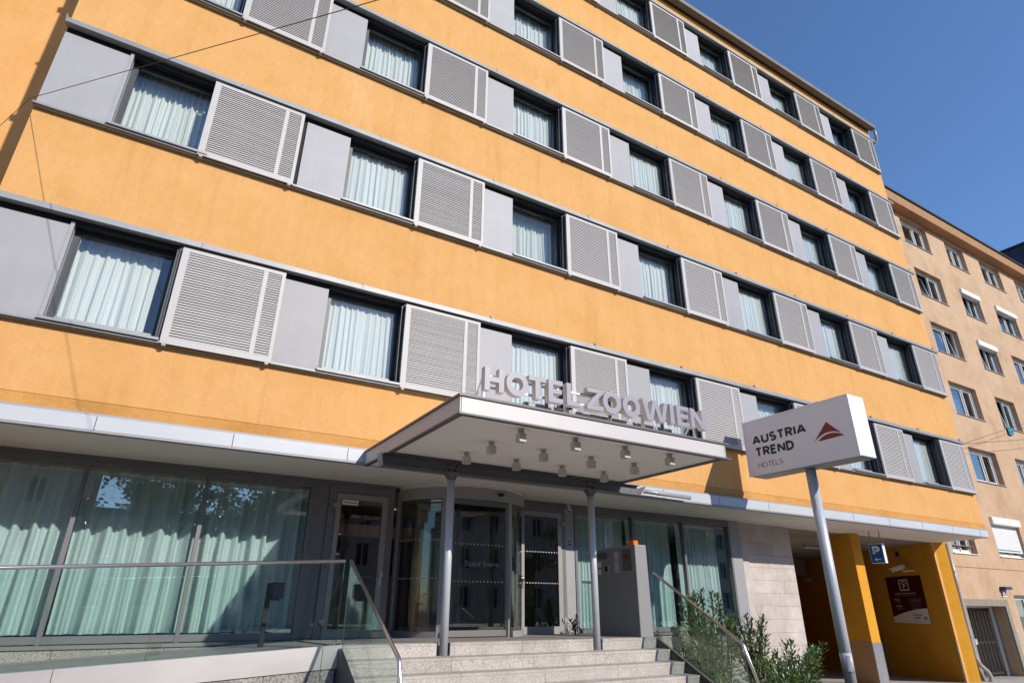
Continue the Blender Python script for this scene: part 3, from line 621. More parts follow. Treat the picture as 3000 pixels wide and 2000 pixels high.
stroke_text('letter', 'AUSTRIA', wp(1.62, 1.33, .0240), UL, (0, 0, 1), .065, .44, .19, M['ink'], board, .0006); stroke_text('letter', 'TREND', wp(1.61, 1.245, .0240), UL, (0, 0, 1), .065, .34, .19, M['ink'], board, .0006); btext('HOTELS', 1.56, 1.175, .03, .22, 'alu_dark')
lg = MB(); lg.prism([(1.02, 1.34), (.90, 1.25), (1.14, 1.25)], lambda p, q, t: wp(p, q, .0238+.001*t)); mk('logo', lg, M['red'], board)
lg = MB(); lg.prism([(1.17, 1.262), (1.02, 1.285), (.90, 1.27), (.90, 1.278), (1.02, 1.297), (1.15, 1.272)][::-1], lambda p, q, t: wp(p, q, .0252+.0008*t)); mk('logo_stripe', lg, M['white'], board)

def cctv(loc, d, label, size=1.0, wall=None):
    t = thing('security_camera', loc, label, 'security camera'); p = Vector(loc); d = Vector(d).normalized()
    side = d.cross(Vector((0, 0, 1))).normalized(); upv = side.cross(d)
    L, h_, w_ = .34*size, .075*size, .085*size
    def fr_(a_, b_, c_): return p+d*a_+side*b_+upv*c_
    mb = MB().hexa([fr_(-L/2, -w_/2, -h_/2), fr_(L/2, -w_/2, -h_/2), fr_(L/2, w_/2, -h_/2), fr_(-L/2, w_/2, -h_/2), fr_(-L/2, -w_/2*.8, h_/2), fr_(L/2, -w_/2*.8, h_/2), fr_(L/2, w_/2*.8, h_/2), fr_(-L/2, w_/2*.8, h_/2)])
    mk('housing', mb, M['white'], t, bevel=.008)
    mb = MB().hexa([fr_(-L/2, -w_*.62, h_*.55), fr_(L*.62, -w_*.62, h_*.55), fr_(L*.62, w_*.62, h_*.55), fr_(-L/2, w_*.62, h_*.55), fr_(-L/2, -w_*.62, h_*.68), fr_(L*.62, -w_*.62, h_*.68), fr_(L*.62, w_*.62, h_*.68), fr_(-L/2, w_*.62, h_*.68)])
    mk('sun_shield', mb, M['white'], t)
    mk('lens', MB().cyl(fr_(L/2, 0, 0), fr_(L/2+.01, 0, 0), h_*.36), M['black'], t)
    wl = Vector(wall); mk('bracket', MB().tube([fr_(-L*.25, 0, -h_/2), fr_(-L*.3, 0, -h_*1.2), wl], .016*size), M['white'], t, smooth=True)
    return t
cctv(tuple(wp(1.40, 2.76, .30)), (U_*1+NW*.55+Vector((0, 0, -.28))), 'white security camera on a wall arm above the dark red tariff board', 1.35, tuple(wp(1.02, 2.70, 0)))
cctv(tuple(wp(8.45, 2.68, .05)), (-U_*.7+NW*1+Vector((0, 0, -.45))), 'small white security camera deep inside the car park passage', .9, tuple(wp(8.3, 2.72, -.12)))
cctv((7.62, 1.30, 3.36), (-.25, -.6, -.55), 'white security camera under the soffit beside the right-hand door', .55, (7.66, 1.40, 3.46))
tl = thing('strip_light', (19.9, 4.4, 3.42), 'unlit strip light on the raw concrete ceiling of the passage', 'strip light')
mk('housing', B(19.45, 20.45, 4.33, 4.43, 3.40, 3.468), M['alu_dark'], tl); mk('diffuser', B(19.47, 20.43, 4.34, 4.42, 3.37, 3.399), M['white'], tl)
# hanging parking sign
ps = thing('parking_sign', (17.35, .81, 2.9), 'blue hanging parking sign with white P and left arrow under the soffit', 'sign')
mk('light_box', B(17.30, 17.41, .635, .995, 2.65, 3.14), M['white'], ps)
mk('face', B(17.295, 17.2995, .648, .982, 2.665, 3.125), M['blue'], ps)
stroke_text('letter', 'P', (17.2945, .915, 2.85), (0, -1, 0), (0, 0, 1), .235, .20, .25, M['white'], ps, .001)
am = MB(); am.prism([(.91, 2.745), (.84, 2.70), (.84, 2.79)], lambda a_, b_, t: (17.2945-.001*t, a_, b_)); am.prism([(.85, 2.735), (.73, 2.735), (.73, 2.755), (.85, 2.755)], lambda a_, b_, t: (17.2935-.001*t, a_, b_))
mk('arrow', am, M['white'], ps)
for yy in (.68, .95): mk('hanger', MB().cyl((17.355, yy, 3.14), (17.355, yy, 3.469), .014), M['alu_dark'], ps)

# ------------------------------------------------------------------ entrance steps, ramp
X0S, X1S = 2.62, 7.50
steps = thing('entrance_steps', (5, -1.5, 0), 'pale granite steps leading up to the revolving door', 'steps')
hs, ts = .1467, .27
SY = [-1.04-ts*i for i in range(7)]; SZ = [1.147-hs*i for i in range(8)]
jo = [(3.82, 5.073, 6.186), (3.90, 5.078, 6.254), (3.90, 5.078, 6.254), (3.90, 5.078, 6.252), (3.3, 4.5, 5.7, 6.9), (3.9, 5.08, 6.25), (3.3, 4.5, 5.7, 6.9)]
for i in range(7):
    xs_ = [X0S]+list(jo[i])+[X1S+(.0)]
    for a_, b_ in zip(xs_[:-1], xs_[1:]):
        a2, b2 = a_+.002, b_-.002; y = SY[i]+random.uniform(-.002, .002); z = SZ[i]
        if i == 0:
            cuts = [(a2, b2)]
            for nx in (3.93, 6.37):                    # slots for the canopy posts
                nc = []
                for p, q in cuts:
                    if p < nx-.10 < q or p < nx+.075 < q:
                        if nx-.10 > p: nc.append((p, nx-.10))
                        if nx+.075 < q: nc.append((nx+.075, q))
                    else: nc.append((p, q))
                cuts = nc
        else: cuts = [(a2, b2)]
        for p, q in cuts:
            if q-p < .02: continue
            mk('tread_slab', B(p, q, y, y+(.34 if i else .2), z-.030, z), M['granite'], steps)
            mk('riser_slab', B(p, q, y+.004, y+.05, z-hs+.0005, z-.032), M['granite'], steps)
core = MB()
for i in range(1, 7): core.box(X0S+.01, X1S-.01, SY[i]+.06, -.80, SZ[i]-hs*1.0, SZ[i]-.032)
mk('core', core, M['conc_plain'], steps)
for nx in (3.93, 6.37): mk('post_slot', B(nx-.098, nx+.073, -.88, -.84, .98, 1.11), M['granite'], steps)
land = MB().hexa([(X0S, -.84, 0.0), (7.72, -.84, 0.0), (7.72, 1.70, 0.0), (X0S, 1.70, 0.0), (X0S, -.84, zl(-.84)), (7.72, -.84, zl(-.84)), (7.72, 1.7, zl(1.7)), (X0S, 1.7, zl(1.7))])
tag(mk('landing', land, M['landing']), kind='structure')
tag(mk('drain_channel', MB().hexa([(3.0, 1.15, 1.08), (7.6, 1.15, 1.08), (7.6, 1.32, 1.08), (3.0, 1.32, 1.08), (3.0, 1.15, zl(1.15)+.004), (7.6, 1.15, zl(1.15)+.004), (7.6, 1.32, zl(1.32)+.004), (3.0, 1.32, zl(1.32)+.004)]), M['alu_dark']), kind='structure')
# dark steel stringers right and left of the steps
def cheek(x0, x1, name='stringer'):
    ye = -1.04-1.9
    return MB().hexa([(x0, ye, -.05), (x1, ye, -.05), (x1, -.98, -.05), (x0, -.98, -.05), (x0, ye, SZ[0]-hs*7+.06), (x1, ye, SZ[0]-hs*7+.06), (x1, -.98, SZ[0]+.02), (x0, -.98, SZ[0]+.02)])
mk('stringer', cheek(X1S+.004, X1S+.05), mat('brown_steel_cheek', (.14, .105, .085), .5, .2, .1, 4), steps)
mk('stringer', cheek(X0S-.05, X0S-.004), M['anthracite'], steps)
# ramp
def rz(x): return 1.150-.0535*(2.62-x)
ramp_o = MB().hexa([(-12, -1.0, -.1), (2.565, -1.0, -.1), (2.565, 1.459, -.1), (-12, 1.459, -.1), (-12, -1.0, rz(-12)-.02), (2.565, -1.0, rz(2.565)-.02), (2.565, 1.459, rz(2.565)-.06), (-12, 1.459, rz(-12)-.09)])
tag(mk('ramp', ramp_o, M['landing']), kind='structure')
rc = thing('ramp_cladding', (-1, -1.03, .8), 'stainless steel cladding strip along the outer edge of the ramp', 'cladding')
xs_ = [-9.0, -6.5, -4.0, -2.57, -.09, 2.393, 2.612]
for a_, b_ in zip(xs_[:-1], xs_[1:]):
    za, zb = rz(a_)+.008, rz(b_)+.008
    mk('cladding_panel', MB().hexa([(a_+.003, -1.075, za-.235), (b_-.003, -1.075, zb-.235), (b_-.003, -1.0, zb-.235), (a_+.003, -1.0, za-.235), (a_+.003, -1.075, za), (b_-.003, -1.075, zb), (b_-.003, -1.0, zb), (a_+.003, -1.0, za)]), M['steel_band'], rc)
x = -12.0; k_ = 0
rw = thing('ramp_wall', (-1, -.99, .4), 'granite clad side wall below the ramp cladding strip', 'wall')
while x < 2.55:
    xe = min(x+.6, 2.56)
    mk('stone_slab', MB().hexa([(x+.003, -1.055, -.02), (xe-.003, -1.055, -.02), (xe-.003, -1.005, -.02), (x+.003, -1.005, -.02), (x+.003, -1.055, rz(x)-.235), (xe-.003, -1.055, rz(xe)-.235), (xe-.003, -1.005, rz(xe)-.235), (x+.003, -1.005, rz(x)-.235)]), M['granite_d'], rw); x = xe

# ------------------------------------------------------------------ balustrades
def rail(pts, r=.021): return MB().tube(pts, r, 12)
b1 = thing('ramp_balustrade', (1, -1.04, 1.1), 'glass balustrade with stainless handrail running along the ramp', 'balustrade')
mk('handrail', rail([(-9, -1.04, rz(-9)+.90), (2.55, -1.04, 2.062)]), M['steel'], b1, smooth=True)
for a_, b_ in ((-9, -2.3), (-2.29, .640), (.655, 2.545)):
    za, zb = rz(a_), rz(b_); ta, tb = rz(a_)+.885+.0, rz(b_)+.885
    mk('glass_pane', MB().hexa([(a_, -1.046, za-.1), (b_, -1.046, zb-.1), (b_, -1.034, zb-.1), (a_, -1.034, za-.1), (a_, -1.046, ta), (b_, -1.046, tb), (b_, -1.034, tb), (a_, -1.034, ta)]), M['glass_rail'], b1)
for xx in (.64, .655, 2.545): mk('glass_edge', B(xx-.002, xx+.002, -1.047, -1.033, rz(xx)-.01, rz(xx)+.885), M['glass_edge'], b1)
def stair_rail(x, label, top=(-1.05, 2.07), bend=(-2.66, 1.14)):
    b = thing('stair_balustrade', (x, -1.8, .6), label, 'balustrade')
    y0, z0 = top; y1, z1 = bend
    mk('handrail', rail([(x, y0, z0), (x, y1+.02, z1+.012), (x, y1, z1), (x, y1-.012, z1-.03), (x, y1-.36, .18)]), M['steel'], b, smooth=True)
    pl = [(y0-.01, z0-.02), (y1+.01, z1-.02), (y1-.02, z1-.06), (y1-.02, .15), (y1+.1, .2), (y0-.01, 1.10)]
    mk('glass_pane', MB().prism(pl, lambda a_, b_, t: (x-.006+.012*t, a_, b_)), M['glass_rail'], b)
    mk('glass_edge', MB().prism([(y0-.008, 1.1), (y0-.004, 1.1), (y0-.004, z0-.02), (y0-.008, z0-.02)], lambda a_, b_, t: (x-.007+.014*t, a_, b_)), M['glass_edge'], b)
    mk('glass_edge', MB().prism([(y1-.024, .15), (y1-.019, .15), (y1-.019, z1-.06), (y1-.024, z1-.06)], lambda a_, b_, t: (x-.007+.014*t, a_, b_)), M['glass_edge'], b)
    return b
stair_rail(2.63, 'glass balustrade with steel handrail on the left side of the steps', (-1.0, 2.07), (-2.82, 1.13))
stair_rail(7.51, 'glass balustrade with steel handrail on the right side of the steps', (-1.07, 2.07), (-2.65, 1.137))
b4 = thing('landing_balustrade', (7.35, .3, 1.1), 'short glass balustrade at the back of the landing beside the terminal', 'balustrade')
mk('handrail', rail([(7.14, .3, 1.956), (7.62, .3, 1.956)]), M['steel'], b4, smooth=True)
mk('glass_pane', B(7.15, 7.62, .294, .306, 1.13, 1.94), M['glass_rail'], b4)

# ------------------------------------------------------------------ revolving door
CX, CY, RR = 5.335, 1.68, 1.235
rv = thing('revolving_door', (CX, CY, 1.1), 'grey framed revolving door with curved glass in the middle of the entrance', 'revolving door')
A_ = lambda d: R_(d)
mk('canopy_ring', MB().arc(CX, CY, RR-.30, RR+.01, A_(-84), A_(84), 3.215, 3.40, 48), M['frame_l'], rv, smooth=False)
mk('top_lip', MB().arc(CX, CY, RR-.2, RR-.03, A_(-84), A_(84), 3.401, 3.469, 48), M['canopy_soffit'], rv)
mk('drum_soffit', MB().arc(CX, CY, .02, RR-.31, A_(-179), A_(179), 3.23, 3.30, 40), M['anthracite'], rv)
mk('curved_glass', MB().arc(CX, CY, RR-.045, RR-.035, A_(-80), A_(-37.5), 1.20, 3.214, 14), M['glass_door'], rv)
mk('curved_glass', MB().arc(CX, CY, RR-.045, RR-.035, A_(24.5), A_(80), 1.20, 3.214, 16), M['glass_door'], rv)
for a0, a1 in ((-37.5, -33.5), (21, 24.5), (-84, -80), (80, 84)):
    mk('post', MB().arc(CX, CY, RR-.09, RR, A_(a0), A_(a1), 1.10, 3.2145, 3), M['frame_l'], rv)
mk('bottom_rail', MB().arc(CX, CY, RR-.08, RR-.005, A_(-80), A_(-37.6), 1.10, 1.199, 14), M['frame'], rv)
mk('bottom_rail', MB().arc(CX, CY, RR-.08, RR-.005, A_(24.6), A_(80), 1.10, 1.199, 14), M['steelgrey'], rv)
mk('threshold', MB().arc(CX, CY, .0, RR+.02, A_(-84), A_(84), 1.07, 1.1065, 40), M['frame'], rv)
mk('centre_post', MB().cyl((CX, CY, 1.11), (CX, CY, 3.22), .05, 12), M['frame'], rv)
for ang in (-62, 58, 178):
    d_ = Vector((math.sin(A_(ang)), -math.cos(A_(ang)), 0)); n_ = Vector((d_.y, -d_.x, 0)); c0 = Vector((CX, CY, 0))
    def fb(mb, r0, r1, z0, z1, t=.025):
        return mb.hexa([c0+d_*r0-n_*t+Vector((0, 0, z0)), c0+d_*r1-n_*t+Vector((0, 0, z0)), c0+d_*r1+n_*t+Vector((0, 0, z0)), c0+d_*r0+n_*t+Vector((0, 0, z0)),
                        c0+d_*r0-n_*t+Vector((0, 0, z1)), c0+d_*r1-n_*t+Vector((0, 0, z1)), c0+d_*r1+n_*t+Vector((0, 0, z1)), c0+d_*r0+n_*t+Vector((0, 0, z1))])
    wf = MB(); fb(wf, .06, .12, 1.13, 3.17); fb(wf, 1.06, 1.13, 1.13, 3.17); fb(wf, .12, 1.06, 3.09, 3.17); fb(wf, .12, 1.06, 1.13, 1.24)
    wo_ = mk('door_wing', wf, M['frame_l'], rv); gp = MB(); fb(gp, .12, 1.06, 1.24, 3.09, .004); mk('pane', gp, M['glass_door'], wo_)
mk('sensor', MB().box(5.50, 5.62, .42, .47, 3.31, 3.345).box(5.53, 5.59, .415, .45, 3.292, 3.311), M['black'], rv, bevel=.004)
dm = MB()
for zz in (2.56, 1.97):
    for i in range(12):
        an = A_(-76+i*3.3); p = Vector((CX+(RR-.034)*math.sin(an), CY-(RR-.034)*math.cos(an), zz)); dm.cyl(p, p+Vector((math.sin(an), -math.cos(an), 0))*.002, .013, 8)
for i in range(9):
    an = A_(27+i*5); 
for zz in (2.50, 1.93):
    for i in range(14): dm.cyl((4.80+i*.068, .585, zz), (4.80+i*.068, .583, zz), .012, 8)
mk('manifestation_dots', dm, M['dot'], rv)
mk('door_pane', B(4.64, 5.78, .588, .598, 1.22, 3.13), M['glass_door'], rv)
mk('door_pane_rail', MB().box(4.64, 5.78, .575, .612, 1.13, 1.219).box(4.64, 5.78, .575, .612, 3.131, 3.21), M['frame'], rv)
text('lettering', 'Start here.', (4.98, .5875, 2.165), (1, 0, 0), (0, 0, 1), .085, M['faint'], rv, width=.66)
st_ = thing('award_sticker', (4.47, .80, 3.12), 'light blue award plaque stuck inside the curved glass left of the post', 'sticker')
an0, an1 = A_(-47.5), A_(-38.6)
mk('card', MB().arc(CX, CY, RR-.033, RR-.031, an0, an1, 3.02, 3.20, 4), mat('pale_blue_print', (.33, .52, .60), .4, 0, .02, 3), st_)
mk('blue_band', MB().arc(CX, CY, RR-.030, RR-.029, an0, an1, 3.14, 3.165, 4), M['navy'], st_)
mk('top_band', MB().arc(CX, CY, RR-.030, RR-.029, an0, an1, 3.168, 3.20, 4), M['white'], st_)
am_ = A_(-46.2); q_ = Vector((CX+(RR-.029)*math.sin(am_), CY-(RR-.029)*math.cos(am_), 3.07)); mk('gold_seal', MB().cyl(q_, q_+Vector((math.sin(am_), -math.cos(am_), 0))*.002, .018, 12), mat('gold_foil', (.35, .2, .06), .35, .5, .05, 3), st_)

# ------------------------------------------------------------------ canopy
can = thing('entrance_canopy', (5, -1.6, 0), 'flat light grey entrance canopy on two round steel posts over the steps', 'canopy')
x0, x1, yf = 2.96, 7.02, -3.20
mk('slab', B(x0+.012, x1-.012, yf+.012, -.06, 3.452, 3.60), M['canopy_soffit'], can)
mk('front_fascia', MB().box(x0+.02, x1-.02, yf, yf+.011, 3.452, 3.628), M['canopy'], can)
mk('side_fascia', B(x0, x0+.011, yf, -.06, 3.452, 3.628), M['canopy'], can)
mk('side_fascia', B(x1-.011, x1, yf, -.06, 3.452, 3.628), M['canopy'], can)
mk('top_capping', MB().box(x0-.02, x1+.06, yf-.02, yf+.06, 3.629, 3.655).box(x0-.02, x0+.06, yf+.06, -.06, 3.629, 3.655).box(x1-.06, x1+.06, yf+.06, -.06, 3.629, 3.655), M['beam'], can)
mk('drip_flange', MB().box(x0-.006, x1+.09, yf-.008, yf+.07, 3.432, 3.451).box(x0-.006, x0+.06, yf+.071, -.06, 3.432, 3.451).box(x1-.06, x1+.02, yf+.071, -.06, 3.432, 3.451), M['beam'], can)
bx0, bx1, by = 2.90, 7.36, -1.0
bmb = MB().box(bx0, bx1, by-.006, by+.006, 3.281, 3.419).box(bx0, bx1, by-.075, by+.075, 3.420, 3.431).box(bx0, bx1, by-.075, by+.075, 3.268, 3.280)
mk('steel_beam', bmb, M['beam'], can)
mk('beam_end_plate', MB().hexa([(bx0-.012, by-.09, 3.26), (bx0-.001, by-.09, 3.26), (bx0-.001, by+.08, 3.26), (bx0-.012, by+.08, 3.26), (bx0-.05, by-.09, 3.431), (bx0-.039, by-.09, 3.431), (bx0-.039, by+.08, 3.431), (bx0-.05, by+.08, 3.431)]), M['steelgrey'], can)
mk('beam_end_plate', MB().hexa([(bx1+.001, by-.08, 3.27), (bx1+.012, by-.08, 3.27), (bx1+.012, by+.08, 3.27), (bx1+.001, by+.08, 3.27), (bx1+.14, by-.08, 3.43), (bx1+.151, by-.08, 3.43), (bx1+.151, by+.08, 3.43), (bx1+.14, by+.08, 3.43)]), M['canopy'], can)
for cx_ in (3.93, 6.37):
    mk('post', MB().cyl((cx_, by, .995), (cx_, by, 3.205), .053, 24), M['silver_post'], can, smooth=True)
    mk('post_head', MB().hexa([(cx_-.05, by-.05, 3.20), (cx_+.05, by-.05, 3.20), (cx_+.05, by+.05, 3.20), (cx_-.05, by+.05, 3.20), (cx_-.085, by-.07, 3.268), (cx_+.085, by-.07, 3.268), (cx_+.085, by+.07, 3.268), (cx_-.085, by+.07, 3.268)]).cyl((cx_, by, 3.175), (cx_, by, 3.2), .06, 20), M['beam'], can)
    for dx_, dz_ in ((-.07, .10), (.07, .10), (-.045, .04), (.045, .04)):
        mk('bolt', MB().cyl((cx_+dx_, by-.007, 3.281+dz_), (cx_+dx_, by-.022, 3.281+dz_), .013, 8), M['black'], can)
# twelve cube lamps in a grid
me_lb = MB().cyl((0, 0, -.055), (0, 0, 0), .036, 16).mesh('lamp_base', M['steelgrey'], False)
me_lc = B(-.045, .045, -.045, .045, -.155, -.056).mesh('glass_cube', M['lampglass'])
rowsL = {-1.58: 'back row', -2.26: 'middle row', -2.96: 'front row'}
ordL = ['first', 'second', 'third', 'fourth']
for i, xx in enumerate((3.866, 4.642, 5.42, 6.19)):
    for yy in (-1.58, -2.26, -2.96):
        t = thing('canopy_lamp', (xx, yy, 3.452), f'frosted cube lamp, {ordL[i]} from the left in the canopy\'s {rowsL[yy]}', 'ceiling lamp', 'cube lamps under the canopy')
        inst('lamp_base', me_lb, t, (xx, yy, 3.452)); inst('glass_cube', me_lc, t, (xx, yy, 3.452))
# gutter pipe lengths and junction sheet right of the canopy
gp = thing('gutter_pipe', (8.8, -.2, 3.54), 'short grey drain pipe lying along the fascia right of the canopy', 'pipe')
mk('pipe', MB().cyl((8.05, -.2, 3.545), (9.45, -.2, 3.525), .04, 14), M['steelgrey'], gp, smooth=True); mk('collar', MB().cyl((8.6, -.2, 3.537), (8.63, -.2, 3.537), .045, 14), M['steelgrey'], gp)

# ------------------------------------------------------------------ HOTEL ZOO WIEN
ls = thing('hotel_name_sign', (5.1, -3, 3.65), 'row of grey three-dimensional letters reading HOTEL ZOO WIEN on top of the canopy', 'lettering')
def bar(p, q, w):
    p, q = Vector(p), Vector(q); d = (q-p).normalized(); n = Vector((-d.y, d.x))*w/2; return [tuple(p-n), tuple(q-n), tuple(q+n), tuple(p+n)]
def letter_polys(ch, w, h, s=.068):
    R = lambda a, b, c, d: [(a, c), (b, c), (b, d), (a, d)]
    if ch == 'H': return [[(0, 0), (s, 0), (s, h/2-s*.45), (w-s, h/2-s*.45), (w-s, 0), (w, 0), (w, h), (w-s, h), (w-s, h/2+s*.45), (s, h/2+s*.45), (s, h), (0, h)]]
    if ch == 'T': return [[(w/2-s/2, 0), (w/2+s/2, 0), (w/2+s/2, h-s*.85), (w, h-s*.85), (w, h), (0, h), (0, h-s*.85), (w/2-s/2, h-s*.85)]]
    if ch == 'E': return [[(0, 0), (w, 0), (w, s*.85), (s, s*.85), (s, h/2-s*.4), (w*.92, h/2-s*.4), (w*.92, h/2+s*.4), (s, h/2+s*.4), (s, h-s*.85), (w, h-s*.85), (w, h), (0, h)]]
    if ch == 'L': return [[(0, 0), (w, 0), (w, s*.85), (s, s*.85), (s, h), (0, h)]]
    if ch == 'Z': return [[(0, 0), (w, 0), (w, s*.85), (s*1.25, s*.85), (w, h-s*.8), (w, h), (.01, h), (.01, h-s*.85), (w-s*1.25, h-s*.85), (0, s*.8)]]
    if ch == 'I': return [R(0, w, 0, h)]
    if ch == 'N': return [[(0, 0), (s, 0), (s, h-s*1.6), (w-s, 0), (w, 0), (w, h), (w-s, h), (w-s, s*1.6), (s, h), (0, h)]]
    if ch == 'W': 
        a = w*.17; return [[(w*.17, 0), (w*.37, 0), (w*.5, h*.66), (w*.63, 0), (w*.83, 0), (w, h), (w-s*1.0, h), (w*.725, h*.22), (w*.585, h), (w*.415, h), (w*.275, h*.22), (s*1.0, h), (0, h)]]
def add_letter(ch, xa, xb, z0=3.845, h=.285):
    w = xb-xa; me_ = MB()
    yF, yB = -3.0, -2.915
    if ch == 'O':
        n = 40; s = .072; cx_, cz_ = (xa+xb)/2, z0+h/2; ro, rz_, ri, rzi = w/2, h/2+.008, w/2-s, h/2-s+.008
        o = len(me_.v)
        for i in range(n):
            t = 2*math.pi*i/n; c, sn = math.cos(t), math.sin(t)
            me_.v += [(cx_+ro*c, yF, cz_+rz_*sn), (cx_+ri*c, yF, cz_+rzi*sn), (cx_+ri*c, yB, cz_+rzi*sn), (cx_+ro*c, yB, cz_+rz_*sn)]
        for i in range(n):
            a = o+4*i; b = o+4*((i+1) % n)
            for j in range(4): me_.f.append((a+j, a+(j+1) % 4, b+(j+1) % 4, b+j))
    else:
        for poly in letter_polys(ch, w, h): me_.prism(poly, lambda p, q, t: (xa+p, yF+(yB-yF)*t, z0+q))
    o = mk('letter', me_, M['letters'], ls); o['label'] = 'letter '+ch
    o.data.materials.append(M['letter_side'])
    for f in o.data.polygons:
        if abs(f.normal.y) < .5: f.material_index = 1
zb = 3.83
for k_, (ch, xa, xb) in enumerate((('H', 3.356, 3.612), ('O', 3.642, 3.944), ('T', 3.957, 4.203), ('E', 4.236, 4.446), ('L', 4.508, 4.711), ('Z', 4.82, 5.075), ('O', 5.075, 5.373), ('O', 5.405, 5.699), ('W', 5.742, 6.212), ('I', 6.245, 6.315), ('E', 6.372, 6.60), ('N', 6.640, 6.925))):
    add_letter(ch, xa, xb, zb+.04*(xa-3.36)/3.5)
lf = MB()
for z_ in (.075, .215): lf.hexa([(3.38, -2.89, zb+z_-.014), (6.9, -2.89, zb+z_+.026), (6.9, -2.865, zb+z_+.026), (3.38, -2.865, zb+z_-.014), (3.38, -2.89, zb+z_+.014), (6.9, -2.89, zb+z_+.054), (6.9, -2.865, zb+z_+.054), (3.38, -2.865, zb+z_+.014)])
mk('carrier_rail', lf, M['white'], ls)
for xx in (3.42, 4.30, 4.58, 5.30, 5.86, 6.22, 6.84):
    mk('support_post', B(xx-.016, xx+.016, -2.864, -2.834, 3.601, zb+.25), M['white'] if xx not in (4.30, 5.30, 6.22) else M['beam'], ls)
for xx in (3.42, 6.84):
    mk('brace', MB().cyl((xx, -2.84, zb+.22), (xx, -2.45, 3.605), .014), M['white'], ls)
mk('cable', MB().tube([(6.72, -2.84, 3.95), (6.70, -2.7, 3.82), (6.62, -2.55, 3.72), (6.5, -2.45, 3.655)], .008), M['white'], ls)
for a_, b_ in ((4.02, 4.62), (4.68, 5.78), (5.82, 6.45)):
    tb = mk('transformer_channel', MB().box(a_, b_, -2.80, -2.74, 3.80, 3.855), M['alu_dark'], ls)
    mk('hole', MB().cyl((a_+.03, -2.801, 3.828), (a_+.03, -2.805, 3.828), .008, 8).cyl((b_-.04, -2.801, 3.828), (b_-.04, -2.805, 3.828), .008, 8).cyl(((a_+b_)/2, -2.801, 3.828), ((a_+b_)/2, -2.805, 3.828), .008, 8), M['black'], tb)
    for xx in (a_+.08, b_-.1): mk('foot', B(xx, xx+.03, -2.79, -2.76, 3.601, 3.80), M['alu_dark'], ls)

# ------------------------------------------------------------------ pylon sign
sg = thing('pylon_sign', (11.36, -1.55, 0), 'large white light box sign for the hotel chain on a thick grey pole', 'sign')
X, Y0s, Y1s, ZBs, ZTs = 11.10, -2.77, -.37, 4.065, 5.225
mk('light_box', B(X+.012, X+.50, Y0s, Y1s, ZBs+.012, ZTs), M['white'], sg, bevel=.008)
mk('face', B(X-.002, X+.011, Y0s+.045, Y1s-.04, ZBs+.05, ZTs-.04), M['signface'], sg)
mk('face_frame', MB().box(X-.008, X+.0115, Y0s, Y0s+.044, ZBs, ZTs).box(X-.008, X+.0115, Y1s-.039, Y1s, ZBs, ZTs).box(X-.008, X+.0115, Y0s+.044, Y1s-.039, ZBs, ZBs+.049).box(X-.008, X+.0115, Y0s+.044, Y1s-.039, ZTs-.039, ZTs), M['white'], sg)
mk('underside_recess', B(X+.05, X+.46, Y0s+.05, Y1s-.05, ZBs-.004, ZBs+.0115), M['alu_dark'], sg)
rvm = MB()
for zz in [ZBs+.1+.19*i for i in range(6)]:
    for xx in (X+.06, X+.46): rvm.cyl((xx, Y0s-.001, zz), (xx, Y0s-.004, zz), .006, 6)
mk('rivets', rvm, M['alu_dark'], sg)
mk('pole', MB().cyl((11.36, -1.59, -.1), (11.36, -1.59, ZBs-.005), .095, 32), M['silver_post'], sg, smooth=True)
mk('pole_sleeve', MB().cyl((11.36, -1.59, .55), (11.36, -1.59, .86), .0975, 32), M['silver_post'], sg, smooth=True)
mk('inspection_hatch', MB().arc(11.36, -1.59, .098, .0995, A_(-62), A_(-18), .58, .82, 6), M['alu_dark'], sg)
def stext(t, y, z, h, w, m='ink', wt=0): return text('lettering', t, (X-.0021, y, z), (0, -1, 0), (0, 0, 1), h, M[m], sg, width=w, weight=wt, extrude=.002)
for t_, y_, z_, h_, w_, k_ in (('AUSTRIA', -.565, 4.70, .196, 1.265, .235), ('TREND', -.60, 4.435, .196, .915, .235), ('HOTELS', -.628, 4.208, .105, .585, .085)):
    stroke_text('letter', t_, (X-.0021, y_, z_), (0, -1, 0), (0, 0, 1), h_, w_, k_, M['ink'], sg, .002)
lp = MB().prism([(-1.945, 4.478), (-2.258, 4.807), (-2.52, 4.535), (-2.45, 4.572), (-2.38, 4.598), (-2.30, 4.610), (-2.20, 4.603), (-2.10, 4.570), (-2.02, 4.528)], lambda a_, b_, t: (X-.0025-.002*t, a_, b_))
mk('logo', lp, M['red'], sg)
lp = MB().prism([(-2.032, 4.473), (-2.10, 4.528), (-2.18, 4.563), (-2.27, 4.580), (-2.36, 4.575), (-2.45, 4.551), (-2.52, 4.518), (-2.564, 4.489)], lambda a_, b_, t: (X-.0025-.002*t, a_, b_))
mk('logo', lp, M['red'], sg)

